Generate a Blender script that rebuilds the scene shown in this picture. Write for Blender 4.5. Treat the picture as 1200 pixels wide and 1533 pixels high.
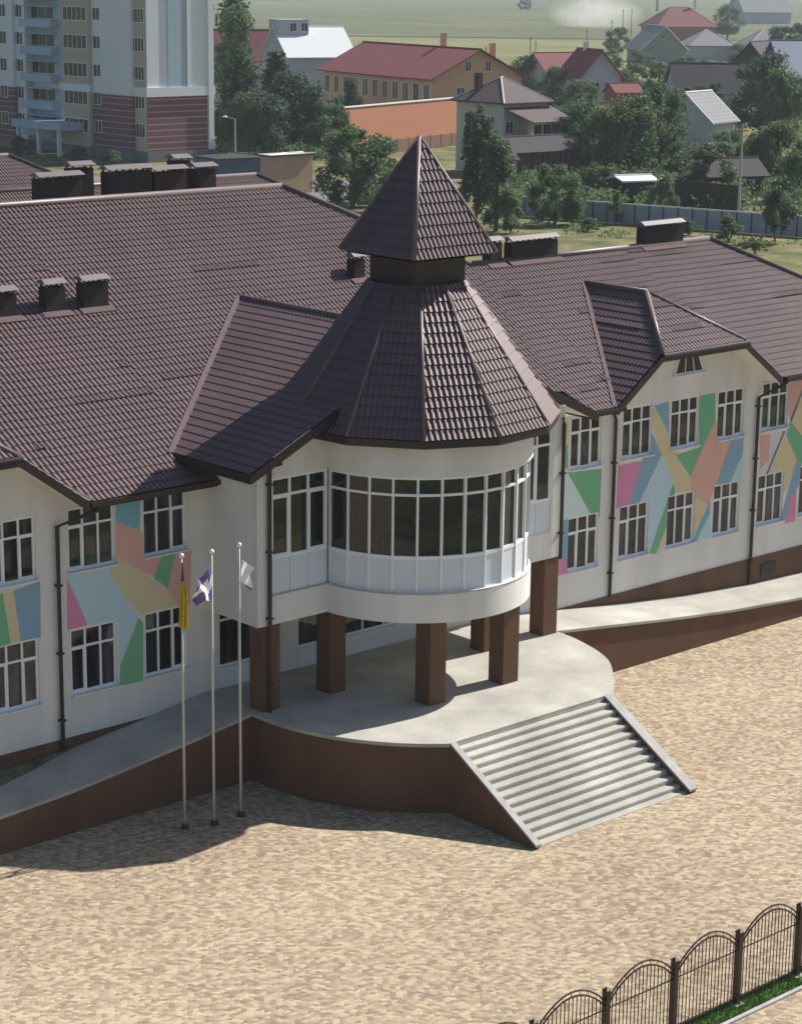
import bpy, bmesh, math, random
import numpy as np
from mathutils import Vector, Matrix
from mathutils.geometry import tessellate_polygon
random.seed(7); rng = np.random.default_rng(7)
R_ = math.radians
scene = bpy.context.scene
COL = scene.collection
for _o in list(bpy.data.objects): bpy.data.objects.remove(_o)

# ------------------------------------------------------------------ camera
F_PX, YAW, PITCH, ROLL, H = 3216.43, R_(42.1307), R_(14.0645), R_(0.7124), 22.0
fw = Vector((math.sin(YAW)*math.cos(PITCH), math.cos(YAW)*math.cos(PITCH), -math.sin(PITCH)))
_r = Vector((math.cos(YAW), -math.sin(YAW), 0)); _u = _r.cross(fw)
CR = _r*math.cos(ROLL) + _u*math.sin(ROLL); CU = -_r*math.sin(ROLL) + _u*math.cos(ROLL)
cd = bpy.data.cameras.new('camera'); cam = bpy.data.objects.new('camera', cd); COL.objects.link(cam)
cd.sensor_fit = 'HORIZONTAL'; cd.sensor_width = 36; cd.lens = F_PX/1200*36
cd.clip_start = 0.5; cd.clip_end = 20000
m = Matrix.Identity(4)
for i in range(3): m[i][0], m[i][1], m[i][2], m[i][3] = CR[i], CU[i], -fw[i], (0, 0, H)[i]
cam.matrix_world = m
scene.camera = cam

# ------------------------------------------------------------------ light
SUN = Vector((1.05, -0.10, 1.0)).normalized()
SUN_EL = math.asin(SUN.z)
w = bpy.data.worlds.new('World'); scene.world = w; w.use_nodes = True
nt = w.node_tree; nt.nodes.clear()
sk = nt.nodes.new('ShaderNodeTexSky'); sk.sky_type = 'NISHITA'; sk.sun_disc = False
sk.sun_elevation = SUN_EL; sk.sun_rotation = math.atan2(SUN.x, SUN.y)
sk.air_density = 1.0; sk.dust_density = 1.0; sk.ozone_density = 1.0
bg = nt.nodes.new('ShaderNodeBackground'); bg.inputs['Strength'].default_value = 0.072
wo = nt.nodes.new('ShaderNodeOutputWorld')
nt.links.new(sk.outputs[0], bg.inputs[0]); nt.links.new(bg.outputs[0], wo.inputs[0])
ld = bpy.data.lights.new('sun', 'SUN'); ld.energy = 4.9; ld.angle = R_(0.5); ld.color = (1.0, 0.96, 0.90)
lo = bpy.data.objects.new('sun', ld); COL.objects.link(lo)
lo.rotation_euler = (-SUN).to_track_quat('-Z', 'Y').to_euler()
lo.location = (60, 30, 60)
scene.view_settings.view_transform = 'Standard'; scene.view_settings.look = 'None'
scene.view_settings.exposure = 0.58; scene.view_settings.gamma = 1
scene.cycles.max_bounces = 6; scene.cycles.volume_bounces = 1

# ------------------------------------------------------------------ pixel of the survey photo -> point on a plane
def ray(x, y): return fw + CR*((x-600)/F_PX) - CU*((y-766.5)/F_PX)
def at_z(x, y, z=0.0):
    d = ray(x, y); t = (z-H)/d.z; return Vector((0, 0, H)) + d*t
def at_y(x, y, Y):
    d = ray(x, y); return Vector((0, 0, H)) + d*(Y/d.y)

# ------------------------------------------------------------------ mesh helper
ORIG = {}
class MB:
    def __init__(s): s.v = []; s.f = []; s.mi = []
    def quad(s, pts, mi=0):
        b = len(s.v); s.v += [tuple(p) for p in pts]; s.f.append(list(range(b, b+len(pts)))); s.mi.append(mi)
    def box(s, a, b, mi=0, M=None):
        x0, y0, z0 = a; x1, y1, z1 = b
        P = [Vector(p) for p in ((x0,y0,z0),(x1,y0,z0),(x1,y1,z0),(x0,y1,z0),(x0,y0,z1),(x1,y0,z1),(x1,y1,z1),(x0,y1,z1))]
        if M is not None: P = [M @ p for p in P]
        n = len(s.v); s.v += [tuple(p) for p in P]
        for f in ((0,3,2,1),(4,5,6,7),(0,1,5,4),(1,2,6,5),(2,3,7,6),(3,0,4,7)):
            s.f.append([n+i for i in f]); s.mi.append(mi)
    def prism(s, bot, top, mi=0):
        n = len(s.v); k = len(bot)
        s.v += [tuple(p) for p in bot] + [tuple(p) for p in top]
        s.f.append([n+i for i in reversed(range(k))]); s.mi.append(mi)
        s.f.append([n+k+i for i in range(k)]); s.mi.append(mi)
        for i in range(k):
            j = (i+1) % k; s.f.append([n+i, n+j, n+k+j, n+k+i]); s.mi.append(mi)
    def tube(s, pts, r, n=8, mi=0, cap=True):
        pts = [Vector(p) for p in pts]; rs = r if isinstance(r, (list, tuple)) else [r]*len(pts)
        base = len(s.v)
        for i, p in enumerate(pts):
            d = (pts[min(i+1, len(pts)-1)] - pts[max(i-1, 0)]).normalized()
            a = d.orthogonal().normalized() if abs(d.z) < 0.99 else Vector((1, 0, 0))
            if abs(d.z) < 0.99: a = d.cross(Vector((0, 0, 1))).normalized()
            b = d.cross(a)
            for k in range(n):
                t = 2*math.pi*k/n; s.v.append(tuple(p + (a*math.cos(t) + b*math.sin(t))*rs[i]))
        for i in range(len(pts)-1):
            for k in range(n):
                k2 = (k+1) % n
                s.f.append([base+i*n+k, base+i*n+k2, base+(i+1)*n+k2, base+(i+1)*n+k]); s.mi.append(mi)
        if cap:
            s.f.append([base+k for k in reversed(range(n))]); s.mi.append(mi)
            e = base+(len(pts)-1)*n; s.f.append([e+k for k in range(n)]); s.mi.append(mi)
    def lathe(s, c, prof, n=16, mi=0):
        base = len(s.v)
        for r, z in prof:
            for k in range(n):
                t = 2*math.pi*k/n; s.v.append((c[0]+r*math.cos(t), c[1]+r*math.sin(t), c[2]+z))
        for i in range(len(prof)-1):
            for k in range(n):
                k2 = (k+1) % n
                s.f.append([base+i*n+k, base+i*n+k2, base+(i+1)*n+k2, base+(i+1)*n+k]); s.mi.append(mi)
    def arr(s, V, Fq, mi=0):
        n = len(s.v); s.v += [tuple(p) for p in V.tolist()]
        s.f += (Fq+n).tolist(); s.mi += [mi]*len(Fq)
    def build(s, name, mats, parent=None, smooth=False, weld=False):
        if not isinstance(mats, (list, tuple)): mats = [mats]
        o0 = ORIG.get(parent, Vector((0, 0, 0))) if parent is not None else Vector((0, 0, 0))
        me = bpy.data.meshes.new(name)
        me.from_pydata([(v[0]-o0.x, v[1]-o0.y, v[2]-o0.z) for v in s.v], [], s.f)
        for mt in mats: me.materials.append(mt)
        if len(mats) > 1: me.polygons.foreach_set('material_index', s.mi)
        if weld:
            bm = bmesh.new(); bm.from_mesh(me); bmesh.ops.remove_doubles(bm, verts=bm.verts, dist=1e-4); bm.to_mesh(me); bm.free()
        if smooth: me.polygons.foreach_set('use_smooth', [True]*len(me.polygons))
        me.update()
        o = bpy.data.objects.new(name, me); COL.objects.link(o)
        if parent is not None: o.parent = parent; ORIG[o] = o0
        return o
def tag(o, label, cat, group=None, kind=None):
    o['label'] = label
    if cat: o['category'] = cat
    if group: o['group'] = group
    if kind: o['kind'] = kind
    return o
def thing(name, label, cat, loc=(0, 0, 0), group=None):
    o = bpy.data.objects.new(name, None); COL.objects.link(o); o.location = loc
    o.empty_display_size = 0.3
    ORIG[o] = Vector(loc); return tag(o, label, cat, group)
def structure(name, mb, mat):
    o = mb.build(name, mat); o['kind'] = 'structure'; return o
def copy_tree(src, loc, rotz=0.0, sc=(1, 1, 1)):
    r = src.copy(); COL.objects.link(r); r.location = loc; r.rotation_euler = (0, 0, rotz); r.scale = sc
    for ch in list(src.children):
        c = ch.copy(); COL.objects.link(c); c.parent = r
        for g in list(ch.children):
            d = g.copy(); COL.objects.link(d); d.parent = c
    return r

# ------------------------------------------------------------------ materials
def mat(name, col, rough=0.7, var=0.12, vscale=1.5, spec=0.4, bump=0.0, bscale=20, metal=0.0, fine=0.0):
    mt = bpy.data.materials.new(name); mt.use_nodes = True; n = mt.node_tree.nodes; l = mt.node_tree.links
    b = n['Principled BSDF']; b.inputs['Roughness'].default_value = rough
    b.inputs['Specular IOR Level'].default_value = spec; b.inputs['Metallic'].default_value = metal
    tc = n.new('ShaderNodeTexCoord')
    nz = n.new('ShaderNodeTexNoise'); nz.inputs['Scale'].default_value = vscale; nz.inputs['Detail'].default_value = 6; nz.inputs['Roughness'].default_value = 0.65
    l.new(tc.outputs['Object'], nz.inputs['Vector'])
    mr = n.new('ShaderNodeMapRange'); mr.inputs[1].default_value = 0.25; mr.inputs[2].default_value = 0.75
    mr.inputs[3].default_value = 1-var; mr.inputs[4].default_value = 1+var; l.new(nz.outputs[0], mr.inputs[0])
    mx = n.new('ShaderNodeVectorMath'); mx.operation = 'SCALE'; mx.inputs[0].default_value = col
    l.new(mr.outputs[0], mx.inputs['Scale']); l.new(mx.outputs[0], b.inputs['Base Color'])
    if bump:
        n2 = n.new('ShaderNodeTexNoise'); n2.inputs['Scale'].default_value = bscale; n2.inputs['Detail'].default_value = 4
        l.new(tc.outputs['Object'], n2.inputs['Vector'])
        bp = n.new('ShaderNodeBump'); bp.inputs['Strength'].default_value = bump; bp.inputs['Distance'].default_value = 0.02
        l.new(n2.outputs[0], bp.inputs['Height']); l.new(bp.outputs[0], b.inputs['Normal'])
    return mt
def brick_mat(name, c1, c2, mortar, sx=0.25, sy=0.075, rough=0.85, axis='XZ'):
    mt = mat(name, c1, rough); n, l, b = nodes(mt)
    tc = n.new('ShaderNodeTexCoord'); sp = n.new('ShaderNodeSeparateXYZ'); cb = n.new('ShaderNodeCombineXYZ')
    l.new(tc.outputs['Object'], sp.inputs[0])
    ad = n.new('ShaderNodeMath'); ad.operation = 'ADD'; l.new(sp.outputs[0], ad.inputs[0]); l.new(sp.outputs[1], ad.inputs[1])
    l.new(ad.outputs[0], cb.inputs[0]); l.new(sp.outputs[2], cb.inputs[1])
    br = n.new('ShaderNodeTexBrick'); br.inputs['Color1'].default_value = (*c1, 1); br.inputs['Color2'].default_value = (*c2, 1)
    br.inputs['Mortar'].default_value = (*mortar, 1); br.inputs['Scale'].default_value = 1
    br.inputs['Brick Width'].default_value = sx; br.inputs['Row Height'].default_value = sy; br.inputs['Mortar Size'].default_value = 0.008
    l.new(cb.outputs[0], br.inputs['Vector']); l.new(br.outputs[0], b.inputs['Base Color'])
    return mt
def ramp(n, stops, interp='LINEAR'):
    r = n.new('ShaderNodeValToRGB'); r.color_ramp.interpolation = interp
    e = r.color_ramp.elements
    while len(e) > 1: e.remove(e[-1])
    e[0].position = stops[0][0]; e[0].color = (*stops[0][1], 1)
    for p, c in stops[1:]:
        k = e.new(p); k.color = (*c, 1)
    return r
def nodes(mt): return mt.node_tree.nodes, mt.node_tree.links, mt.node_tree.nodes['Principled BSDF']
M = {}
M['wall'] = mat('white_render', (0.74, 0.715, 0.68), 0.85, 0.05, 0.6, 0.25, 0.25, 60)
def weather(mt, amt, sx=1.2, sz=0.12):
    n, l, b = nodes(mt); src = b.inputs['Base Color'].links[0].from_socket
    tc = n.new('ShaderNodeTexCoord'); mp = n.new('ShaderNodeMapping'); mp.inputs['Scale'].default_value = (sx, sx, sz); l.new(tc.outputs['Object'], mp.inputs[0])
    a = n.new('ShaderNodeTexNoise'); a.inputs['Scale'].default_value = 1; a.inputs['Detail'].default_value = 6; l.new(mp.outputs[0], a.inputs['Vector'])
    mr = n.new('ShaderNodeMapRange'); mr.inputs[1].default_value = 0.35; mr.inputs[2].default_value = 0.7; mr.inputs[3].default_value = 1-amt; mr.inputs[4].default_value = 1; l.new(a.outputs[0], mr.inputs[0])
    v = n.new('ShaderNodeVectorMath'); v.operation = 'SCALE'; l.new(src, v.inputs[0]); l.new(mr.outputs[0], v.inputs['Scale']); l.new(v.outputs[0], b.inputs['Base Color'])
weather(M['wall'], 0.13)
M['brown'] = mat('brown_render', (0.15, 0.078, 0.046), 0.8, 0.10, 0.8, 0.3, 0.3, 50)
weather(M['brown'], 0.22)
M['roof'] = mat('brown_metal_tile', (0.078, 0.044, 0.044), 0.47, 0.24, 0.35, 1.0)
nodes(M['roof'])[2].inputs['Specular Tint'].default_value = (1.0, 0.84, 0.84, 1)
M['flash'] = mat('valley_metal', (0.12, 0.085, 0.085), 0.85, 0.1, 0.8, 0.15)
M['ridge'] = mat('ridge_cap_metal', (0.125, 0.088, 0.084), 0.48, 0.08, 0.8, 0.5)
M['dark'] = mat('dark_brown_metal', (0.030, 0.019, 0.017), 0.45, 0.1, 2, 0.4)
M['soffit'] = mat('soffit_board', (0.10, 0.06, 0.05), 0.6, 0.1, 2, 0.3)
M['pvc'] = mat('white_pvc', (0.78, 0.79, 0.80), 0.4, 0.03, 1, 0.45)
M['panel'] = mat('white_glazing_panel', (0.62, 0.66, 0.72), 0.35, 0.05, 0.7, 0.45)
M['sill'] = mat('sill_metal', (0.72, 0.73, 0.75), 0.35, 0.05, 2, 0.5)
M['concrete'] = mat('concrete_slab', (0.45, 0.435, 0.38), 0.9, 0.2, 0.7, 0.2, 0.4, 30)
M['kerb'] = mat('grey_concrete', (0.38, 0.37, 0.355), 0.9, 0.2, 2, 0.2, 0.4, 30)
M['pole'] = mat('galvanised_pole', (0.55, 0.52, 0.45), 0.45, 0.06, 3, 0.5)
weather(M['roof'], 0.25, 0.5, 0.5); weather(M['concrete'], 0.22, 0.5, 0.5)
M['chimney'] = brick_mat('dark_chimney_brick', (0.045, 0.028, 0.027), (0.03, 0.02, 0.022), (0.06, 0.045, 0.045))
M['cap'] = mat('chimney_cap_metal', (0.15, 0.125, 0.125), 0.5, 0.1, 2, 0.45)
M['iron'] = mat('brown_painted_iron', (0.05, 0.024, 0.018), 0.5, 0.12, 6, 0.4)
M['bark'] = mat('bark', (0.10, 0.075, 0.055), 0.9, 0.25, 6, 0.1)

# window glass: dark, glossy, with faint curtains behind
def glass(name, col, var=0.35):
    mt = mat(name, col, 0.03, var, 1.4, 0.5); n, l, b = nodes(mt)
    b.inputs['IOR'].default_value = 1.5
    tc = n.new('ShaderNodeTexCoord'); mp = n.new('ShaderNodeMapping'); mp.inputs['Scale'].default_value = (2.6, 2.6, 0.35); l.new(tc.outputs['Object'], mp.inputs[0])
    a = n.new('ShaderNodeTexNoise'); a.inputs['Scale'].default_value = 1.0; a.inputs['Detail'].default_value = 3; l.new(mp.outputs[0], a.inputs['Vector'])
    r = ramp(n, [(0.42, col), (0.56, tuple(c*2.2 for c in col)), (0.70, tuple(c*4+.012 for c in col))]); l.new(a.outputs[0], r.inputs[0]); l.new(r.outputs[0], b.inputs['Base Color'])
    return mt
M['glass'] = glass('window_glass', (0.014, 0.0145, 0.017))
M['bayglass'] = mat('bay_glass', (0.012, 0.016, 0.018), 0.02, 0.3, 1.4, 0.55)

# paving: blend of sand and brown setts
def paving():
    mt = mat('sett_paving', (0.4, 0.3, 0.2), 0.92, spec=0.15); n, l, b = nodes(mt)
    tc = n.new('ShaderNodeTexCoord'); mp = n.new('ShaderNodeMapping'); mp.inputs['Rotation'].default_value = (0, 0, R_(38))
    l.new(tc.outputs['Object'], mp.inputs[0])
    wn = n.new('ShaderNodeTexNoise'); wn.inputs['Scale'].default_value = 0.9; wn.inputs['Detail'].default_value = 2
    l.new(mp.outputs[0], wn.inputs['Vector'])
    wa = n.new('ShaderNodeMix'); wa.data_type = 'RGBA'; wa.blend_type = 'ADD'; wa.inputs[0].default_value = 0.22
    l.new(mp.outputs[0], wa.inputs[6]); l.new(wn.outputs['Color'], wa.inputs[7])
    mp2 = n.new('ShaderNodeMapping'); mp2.inputs['Scale'].default_value = (7.6, 10.0, 1); l.new(wa.outputs[2], mp2.inputs[0])
    br = n.new('ShaderNodeTexVoronoi'); br.voronoi_dimensions = '2D'; br.inputs['Scale'].default_value = 1.0; br.inputs['Randomness'].default_value = 0.72
    l.new(mp2.outputs[0], br.inputs['Vector'])
    sr = n.new('ShaderNodeSeparateColor'); l.new(br.outputs['Color'], sr.inputs[0])
    n1 = n.new('ShaderNodeTexNoise'); n1.inputs['Scale'].default_value = 4.6; n1.inputs['Detail'].default_value = 5; n1.inputs['Distortion'].default_value = 0.7
    l.new(mp.outputs[0], n1.inputs['Vector'])
    n0 = n.new('ShaderNodeTexNoise'); n0.inputs['Scale'].default_value = 0.16; n0.inputs['Detail'].default_value = 4
    l.new(mp.outputs[0], n0.inputs['Vector'])
    a1 = n.new('ShaderNodeMath'); a1.operation = 'MULTIPLY_ADD'; a1.inputs[1].default_value = 0.52
    l.new(sr.outputs[0], a1.inputs[0])
    a0 = n.new('ShaderNodeMath'); a0.operation = 'MULTIPLY'; a0.inputs[1].default_value = 0.40; l.new(n1.outputs[0], a0.inputs[0])
    l.new(a0.outputs[0], a1.inputs[2])
    a2 = n.new('ShaderNodeMath'); a2.operation = 'MULTIPLY_ADD'; a2.inputs[1].default_value = 0.35
    l.new(n0.outputs[0], a2.inputs[0]); l.new(a1.outputs[0], a2.inputs[2])
    rp = ramp(n, [(0.34, (0.225, 0.165, 0.120)), (0.52, (0.300, 0.232, 0.162)), (0.72, (0.380, 0.305, 0.205)), (0.92, (0.475, 0.400, 0.270))])
    l.new(a2.outputs[0], rp.inputs[0]); l.new(rp.outputs[0], b.inputs['Base Color'])
    bp = n.new('ShaderNodeBump'); bp.inputs['Strength'].default_value = 0.5; bp.inputs['Distance'].default_value = 0.012
    l.new(br.outputs['Distance'], bp.inputs['Height']); bp.invert = True
    l.new(bp.outputs[0], b.inputs['Normal'])
    return mt
M['paving'] = paving()

def ground_mat(name, stops, scale, rough=0.95, stretch=(1, 1, 1), rot=0.0):
    mt = mat(name, (0.1, 0.1, 0.05), rough, spec=0.1); n, l, b = nodes(mt)
    tc = n.new('ShaderNodeTexCoord'); mp = n.new('ShaderNodeMapping'); mp.inputs['Scale'].default_value = stretch; mp.inputs['Rotation'].default_value = (0, 0, rot)
    l.new(tc.outputs['Object'], mp.inputs[0])
    a = n.new('ShaderNodeTexNoise'); a.inputs['Scale'].default_value = scale; a.inputs['Detail'].default_value = 8; a.inputs['Roughness'].default_value = 0.68
    l.new(mp.outputs[0], a.inputs['Vector'])
    r = ramp(n, stops); l.new(a.outputs[0], r.inputs[0]); l.new(r.outputs[0], b.inputs['Base Color'])
    return mt
M['field'] = ground_mat('field', [(0.3, (0.070, 0.085, 0.038)), (0.5, (0.105, 0.115, 0.055)), (0.7, (0.165, 0.155, 0.085))], 0.02, stretch=(1, 0.35, 1), rot=R_(-35))
M['strip'] = ground_mat('mown_field', [(0.3, (0.11, 0.125, 0.048)), (0.55, (0.175, 0.175, 0.076)), (0.75, (0.24, 0.21, 0.11))], 0.03, stretch=(1, 0.3, 1), rot=R_(-35))
M['yard'] = ground_mat('yard_grass', [(0.32, (0.055, 0.075, 0.028)), (0.48, (0.125, 0.125, 0.052)), (0.64, (0.235, 0.20, 0.10))], 0.25)
M['moss'] = ground_mat('mossy_soil', [(0.3, (0.07, 0.08, 0.045)), (0.5, (0.13, 0.125, 0.085)), (0.7, (0.22, 0.21, 0.17))], 1.6)
M['asphalt'] = mat('asphalt', (0.16, 0.155, 0.15), 0.95, 0.2, 0.3, 0.15)
M['sand'] = mat('sandy_lane', (0.42, 0.37, 0.27), 0.95, 0.2, 0.3, 0.1)
M['grass'] = ground_mat('lawn', [(0.3, (0.11, 0.19, 0.05)), (0.6, (0.17, 0.28, 0.08)), (0.8, (0.24, 0.34, 0.11))], 3.0)

def leaf(name, dark, light, yellow=None):
    mt = mat(name, light, 0.6, spec=0.25); n, l, b = nodes(mt)
    tc = n.new('ShaderNodeTexCoord'); a = n.new('ShaderNodeTexNoise'); a.inputs['Scale'].default_value = 0.9; a.inputs['Detail'].default_value = 5
    oi = n.new('ShaderNodeObjectInfo')
    l.new(tc.outputs['Object'], a.inputs['Vector'])
    ad = n.new('ShaderNodeMath'); ad.operation = 'MULTIPLY_ADD'; ad.inputs[1].default_value = 0.22
    l.new(oi.outputs['Random'], ad.inputs[0]); l.new(a.outputs[0], ad.inputs[2])
    r = ramp(n, [(0.35, dark), (0.85, light)]); l.new(ad.outputs[0], r.inputs[0]); l.new(r.outputs[0], b.inputs['Base Color'])
    tr = n.new('ShaderNodeBsdfTranslucent'); l.new(r.outputs[0], tr.inputs[0])
    ms = n.new('ShaderNodeMixShader'); ms.inputs[0].default_value = 0.45; l.new(b.outputs[0], ms.inputs[1]); l.new(tr.outputs[0], ms.inputs[2])
    l.new(ms.outputs[0], n['Material Output'].inputs[0])
    return mt
M['leaf'] = leaf('broad_leaf', (0.060, 0.104, 0.050), (0.140, 0.205, 0.085))
M['leaf2'] = leaf('light_leaf', (0.088, 0.135, 0.058), (0.180, 0.240, 0.100))
M['needle'] = leaf('needle', (0.042, 0.072, 0.048), (0.092, 0.132, 0.078))
M['willow'] = leaf('silver_leaf', (0.062, 0.098, 0.058), (0.140, 0.185, 0.105))

# ------------------------------------------------------------------ 2-D clipping
def clip_poly(P, a, b, c):                       # keep a*x+b*y<=c
    out = []
    for i in range(len(P)):
        p, q = P[i], P[(i+1) % len(P)]
        dp, dq = a*p[0]+b*p[1]-c, a*q[0]+b*q[1]-c
        if dp <= 1e-9: out.append(p)
        if (dp < -1e-9 and dq > 1e-9) or (dp > 1e-9 and dq < -1e-9):
            t = dp/(dp-dq); out.append((p[0]+t*(q[0]-p[0]), p[1]+t*(q[1]-p[1])))
    return out
def area(P): return 0.5*sum(P[i][0]*P[(i+1) % len(P)][1]-P[(i+1) % len(P)][0]*P[i][1] for i in range(len(P)))
def cells(P, openings):
    x0, x1 = min(p[0] for p in P), max(p[0] for p in P); z0, z1 = min(p[1] for p in P), max(p[1] for p in P)
    ops = [o for o in openings if o[1] > x0 and o[0] < x1 and o[3] > z0 and o[2] < z1]
    xs = sorted({x0, x1, *[v for o in ops for v in o[:2] if x0 < v < x1]})
    out = []
    for i in range(len(xs)-1):
        col = [o for o in ops if o[0] < xs[i+1]-1e-6 and o[1] > xs[i]+1e-6]
        zs = sorted({z0, z1, *[v for o in col for v in o[2:] if z0 < v < z1]})
        for j in range(len(zs)-1):
            cx, cz = (xs[i]+xs[i+1])/2, (zs[j]+zs[j+1])/2
            if any(o[0] < cx < o[1] and o[2] < cz < o[3] for o in col): continue
            q = P
            for cl in ((1, 0, xs[i+1]), (-1, 0, -xs[i]), (0, 1, zs[j+1]), (0, -1, -zs[j])):
                q = clip_poly(q, *cl)
                if len(q) < 3: break
            if len(q) >= 3 and abs(area(q)) > 1e-5: out.append(q if area(q) > 0 else q[::-1])
    return out
def facade(mb, polys, openings, y, mi=0, reveal=0.13):
    for P in polys:
        for q in cells(P, openings): mb.quad([(p[0], y, p[1]) for p in q], mi)
    if reveal:
        for (a, b, c, d) in openings:
            y2 = y+reveal
            mb.quad([(a, y, c), (a, y, d), (a, y2, d), (a, y2, c)], mi); mb.quad([(b, y, d), (b, y, c), (b, y2, c), (b, y2, d)], mi)
            mb.quad([(a, y, d), (b, y, d), (b, y2, d), (a, y2, d)], mi); mb.quad([(a, y, c), (a, y2, c), (b, y2, c), (b, y, c)], mi)

# ------------------------------------------------------------------ metal tile roofs (real relief)
PITCH_T, STEP_T = 0.165, 0.32
def tile_roof(mb, poly, mi=0, pitch=PITCH_T, step=STEP_T, laps=0, lift=0.0, amp=0.036, K=6, stp=0.020):
    P = [Vector(p) for p in poly]
    n = Vector((0, 0, 0))
    for i in range(len(P)): n += (P[i]-P[0]).cross(P[(i+1) % len(P)]-P[0])
    n.normalize()
    if n.z < 0: n = -n
    u = Vector((0, 0, 1)).cross(n).normalized(); v = n.cross(u).normalized()
    if v.z < 0: u, v = -u, -v
    o = n*(n.dot(P[0])) + n*lift
    uu = [p.dot(u) for p in P]; vv = [p.dot(v) for p in P]
    u0, u1, v0, v1 = min(uu), max(uu), min(vv), max(vv)
    nu = int(math.ceil((u1-u0)/pitch))+1; nv = int(math.ceil((v1-v0)/step))+1
    ug0 = math.floor(u0/pitch)*pitch
    us = ug0 + np.arange(nu*K+1)*pitch/K
    prof = amp*(0.5+0.5*np.cos(2*np.pi*np.arange(nu*K+1)/K))**0.75
    lines = []; hs = []
    ext = np.zeros((nv, nu*K+1))
    for _ in range(laps):
        r = rng.integers(0, nv); c = rng.integers(0, nu*K); L = int(rng.integers(12, 40))*K//2
        ext[r, c:c+L] += 0.020
    for r in range(nv):
        lines += [v0+r*step, v0+(r+1)*step]; hs += [prof+stp+ext[r], prof+0.0]
    lines = np.array(lines); hs = np.array(hs)
    U, V = np.meshgrid(us, lines)
    pos = np.array(u)[None, None]*U[..., None] + np.array(v)[None, None]*V[..., None] + np.array(n)[None, None]*hs[..., None] + np.array(o)
    nl, nc = U.shape
    idx = np.arange(nl*nc).reshape(nl, nc)
    Fq = np.stack([idx[:-1, :-1], idx[:-1, 1:], idx[1:, 1:], idx[1:, :-1]], -1).reshape(-1, 4)
    # drop faces wholly outside, then bisect along polygon edges
    Pu = list(zip(uu, vv))
    if area(Pu) < 0: Pu = Pu[::-1]; P = P[::-1]
    keep = np.ones(len(Fq), bool)
    uf, vf = U.ravel()[Fq], V.ravel()[Fq]
    for i in range(len(Pu)):
        (a, b), (c, d) = Pu[i], Pu[(i+1) % len(Pu)]
        s = (c-a)*(vf-b)-(d-b)*(uf-a)
        keep &= (s > 1e-6).any(1)
    Fq = Fq[keep]
    used = np.unique(Fq); remap = -np.ones(nl*nc, int); remap[used] = np.arange(len(used))
    me = bpy.data.meshes.new('tmp'); me.from_pydata(pos.reshape(-1, 3)[used].tolist(), [], remap[Fq].tolist())
    bm = bmesh.new(); bm.from_mesh(me)
    for i in range(len(P)):
        p, q = P[i], P[(i+1) % len(P)]
        no = (q-p).cross(n).normalized()
        bmesh.ops.bisect_plane(bm, geom=bm.verts[:]+bm.edges[:]+bm.faces[:], dist=1e-5, plane_co=p, plane_no=no, clear_outer=True)
    bm.verts.index_update(); base = len(mb.v)
    mb.v += [tuple(x.co) for x in bm.verts]
    for f in bm.faces:
        mb.f.append([base+x.index for x in f.verts]); mb.mi.append(mi)
    bm.free(); bpy.data.meshes.remove(me)

# ------------------------------------------------------------------ windows
def window(parent, x0, x1, z0, z1, y, cols=3, tfrac=0.29, depth=0.08, sill=True, glassmat=None, sash=(), name='window', MX=None, fr=0.055):
    """frame with one row of top lights; x along the wall, y into the wall"""
    f = MB(); zt = z1-(z1-z0)*tfrac; g = MB()
    cut = [x0+(x1-x0)*i/cols for i in range(cols+1)]
    f.box((x0, y, z0), (x1, y+depth, z0+fr*1.3), M=MX); f.box((x0, y, z1-fr), (x1, y+depth, z1), M=MX)
    for i, c in enumerate(cut):
        hw = fr*0.5 if 0 < i < cols else fr*0.5
        cc = min(max(c, x0+hw), x1-hw)
        f.box((cc-hw, y-0.002, z0), (cc+hw, y+depth, z1), M=MX)
    if tfrac: f.box((x0, y-0.004, zt-fr*0.55), (x1, y+depth, zt+fr*0.55), M=MX)
    for i in sash:
        a, b = cut[i]+fr*0.5, cut[i+1]-fr*0.5; t = fr*0.7; zb, ze = z0+fr*1.3, zt-fr*0.55
        f.box((a, y+0.01, zb), (a+t, y+depth, ze), M=MX); f.box((b-t, y+0.01, zb), (b, y+depth, ze), M=MX)
        f.box((a, y+0.012, zb), (b, y+depth, zb+t), M=MX); f.box((a, y+0.012, ze-t), (b, y+depth, ze), M=MX)
    o = f.build(name, M['pvc'], parent)
    q = [Vector(p) for p in ((x0+.01, y+depth*0.6, z0+.01), (x1-.01, y+depth*0.6, z0+.01), (x1-.01, y+depth*0.6, z1-.01), (x0+.01, y+depth*0.6, z1-.01))]
    if MX is not None: q = [MX @ p for p in q]
    g.quad(q); g.build('pane', glassmat or M['glass'], o)
    if sill:
        s = MB(); s.box((x0-.04, y-0.20, z0-0.035), (x1+.04, y, z0+0.002), M=MX); s.build('sill', M['sill'], o)
    return o

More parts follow.
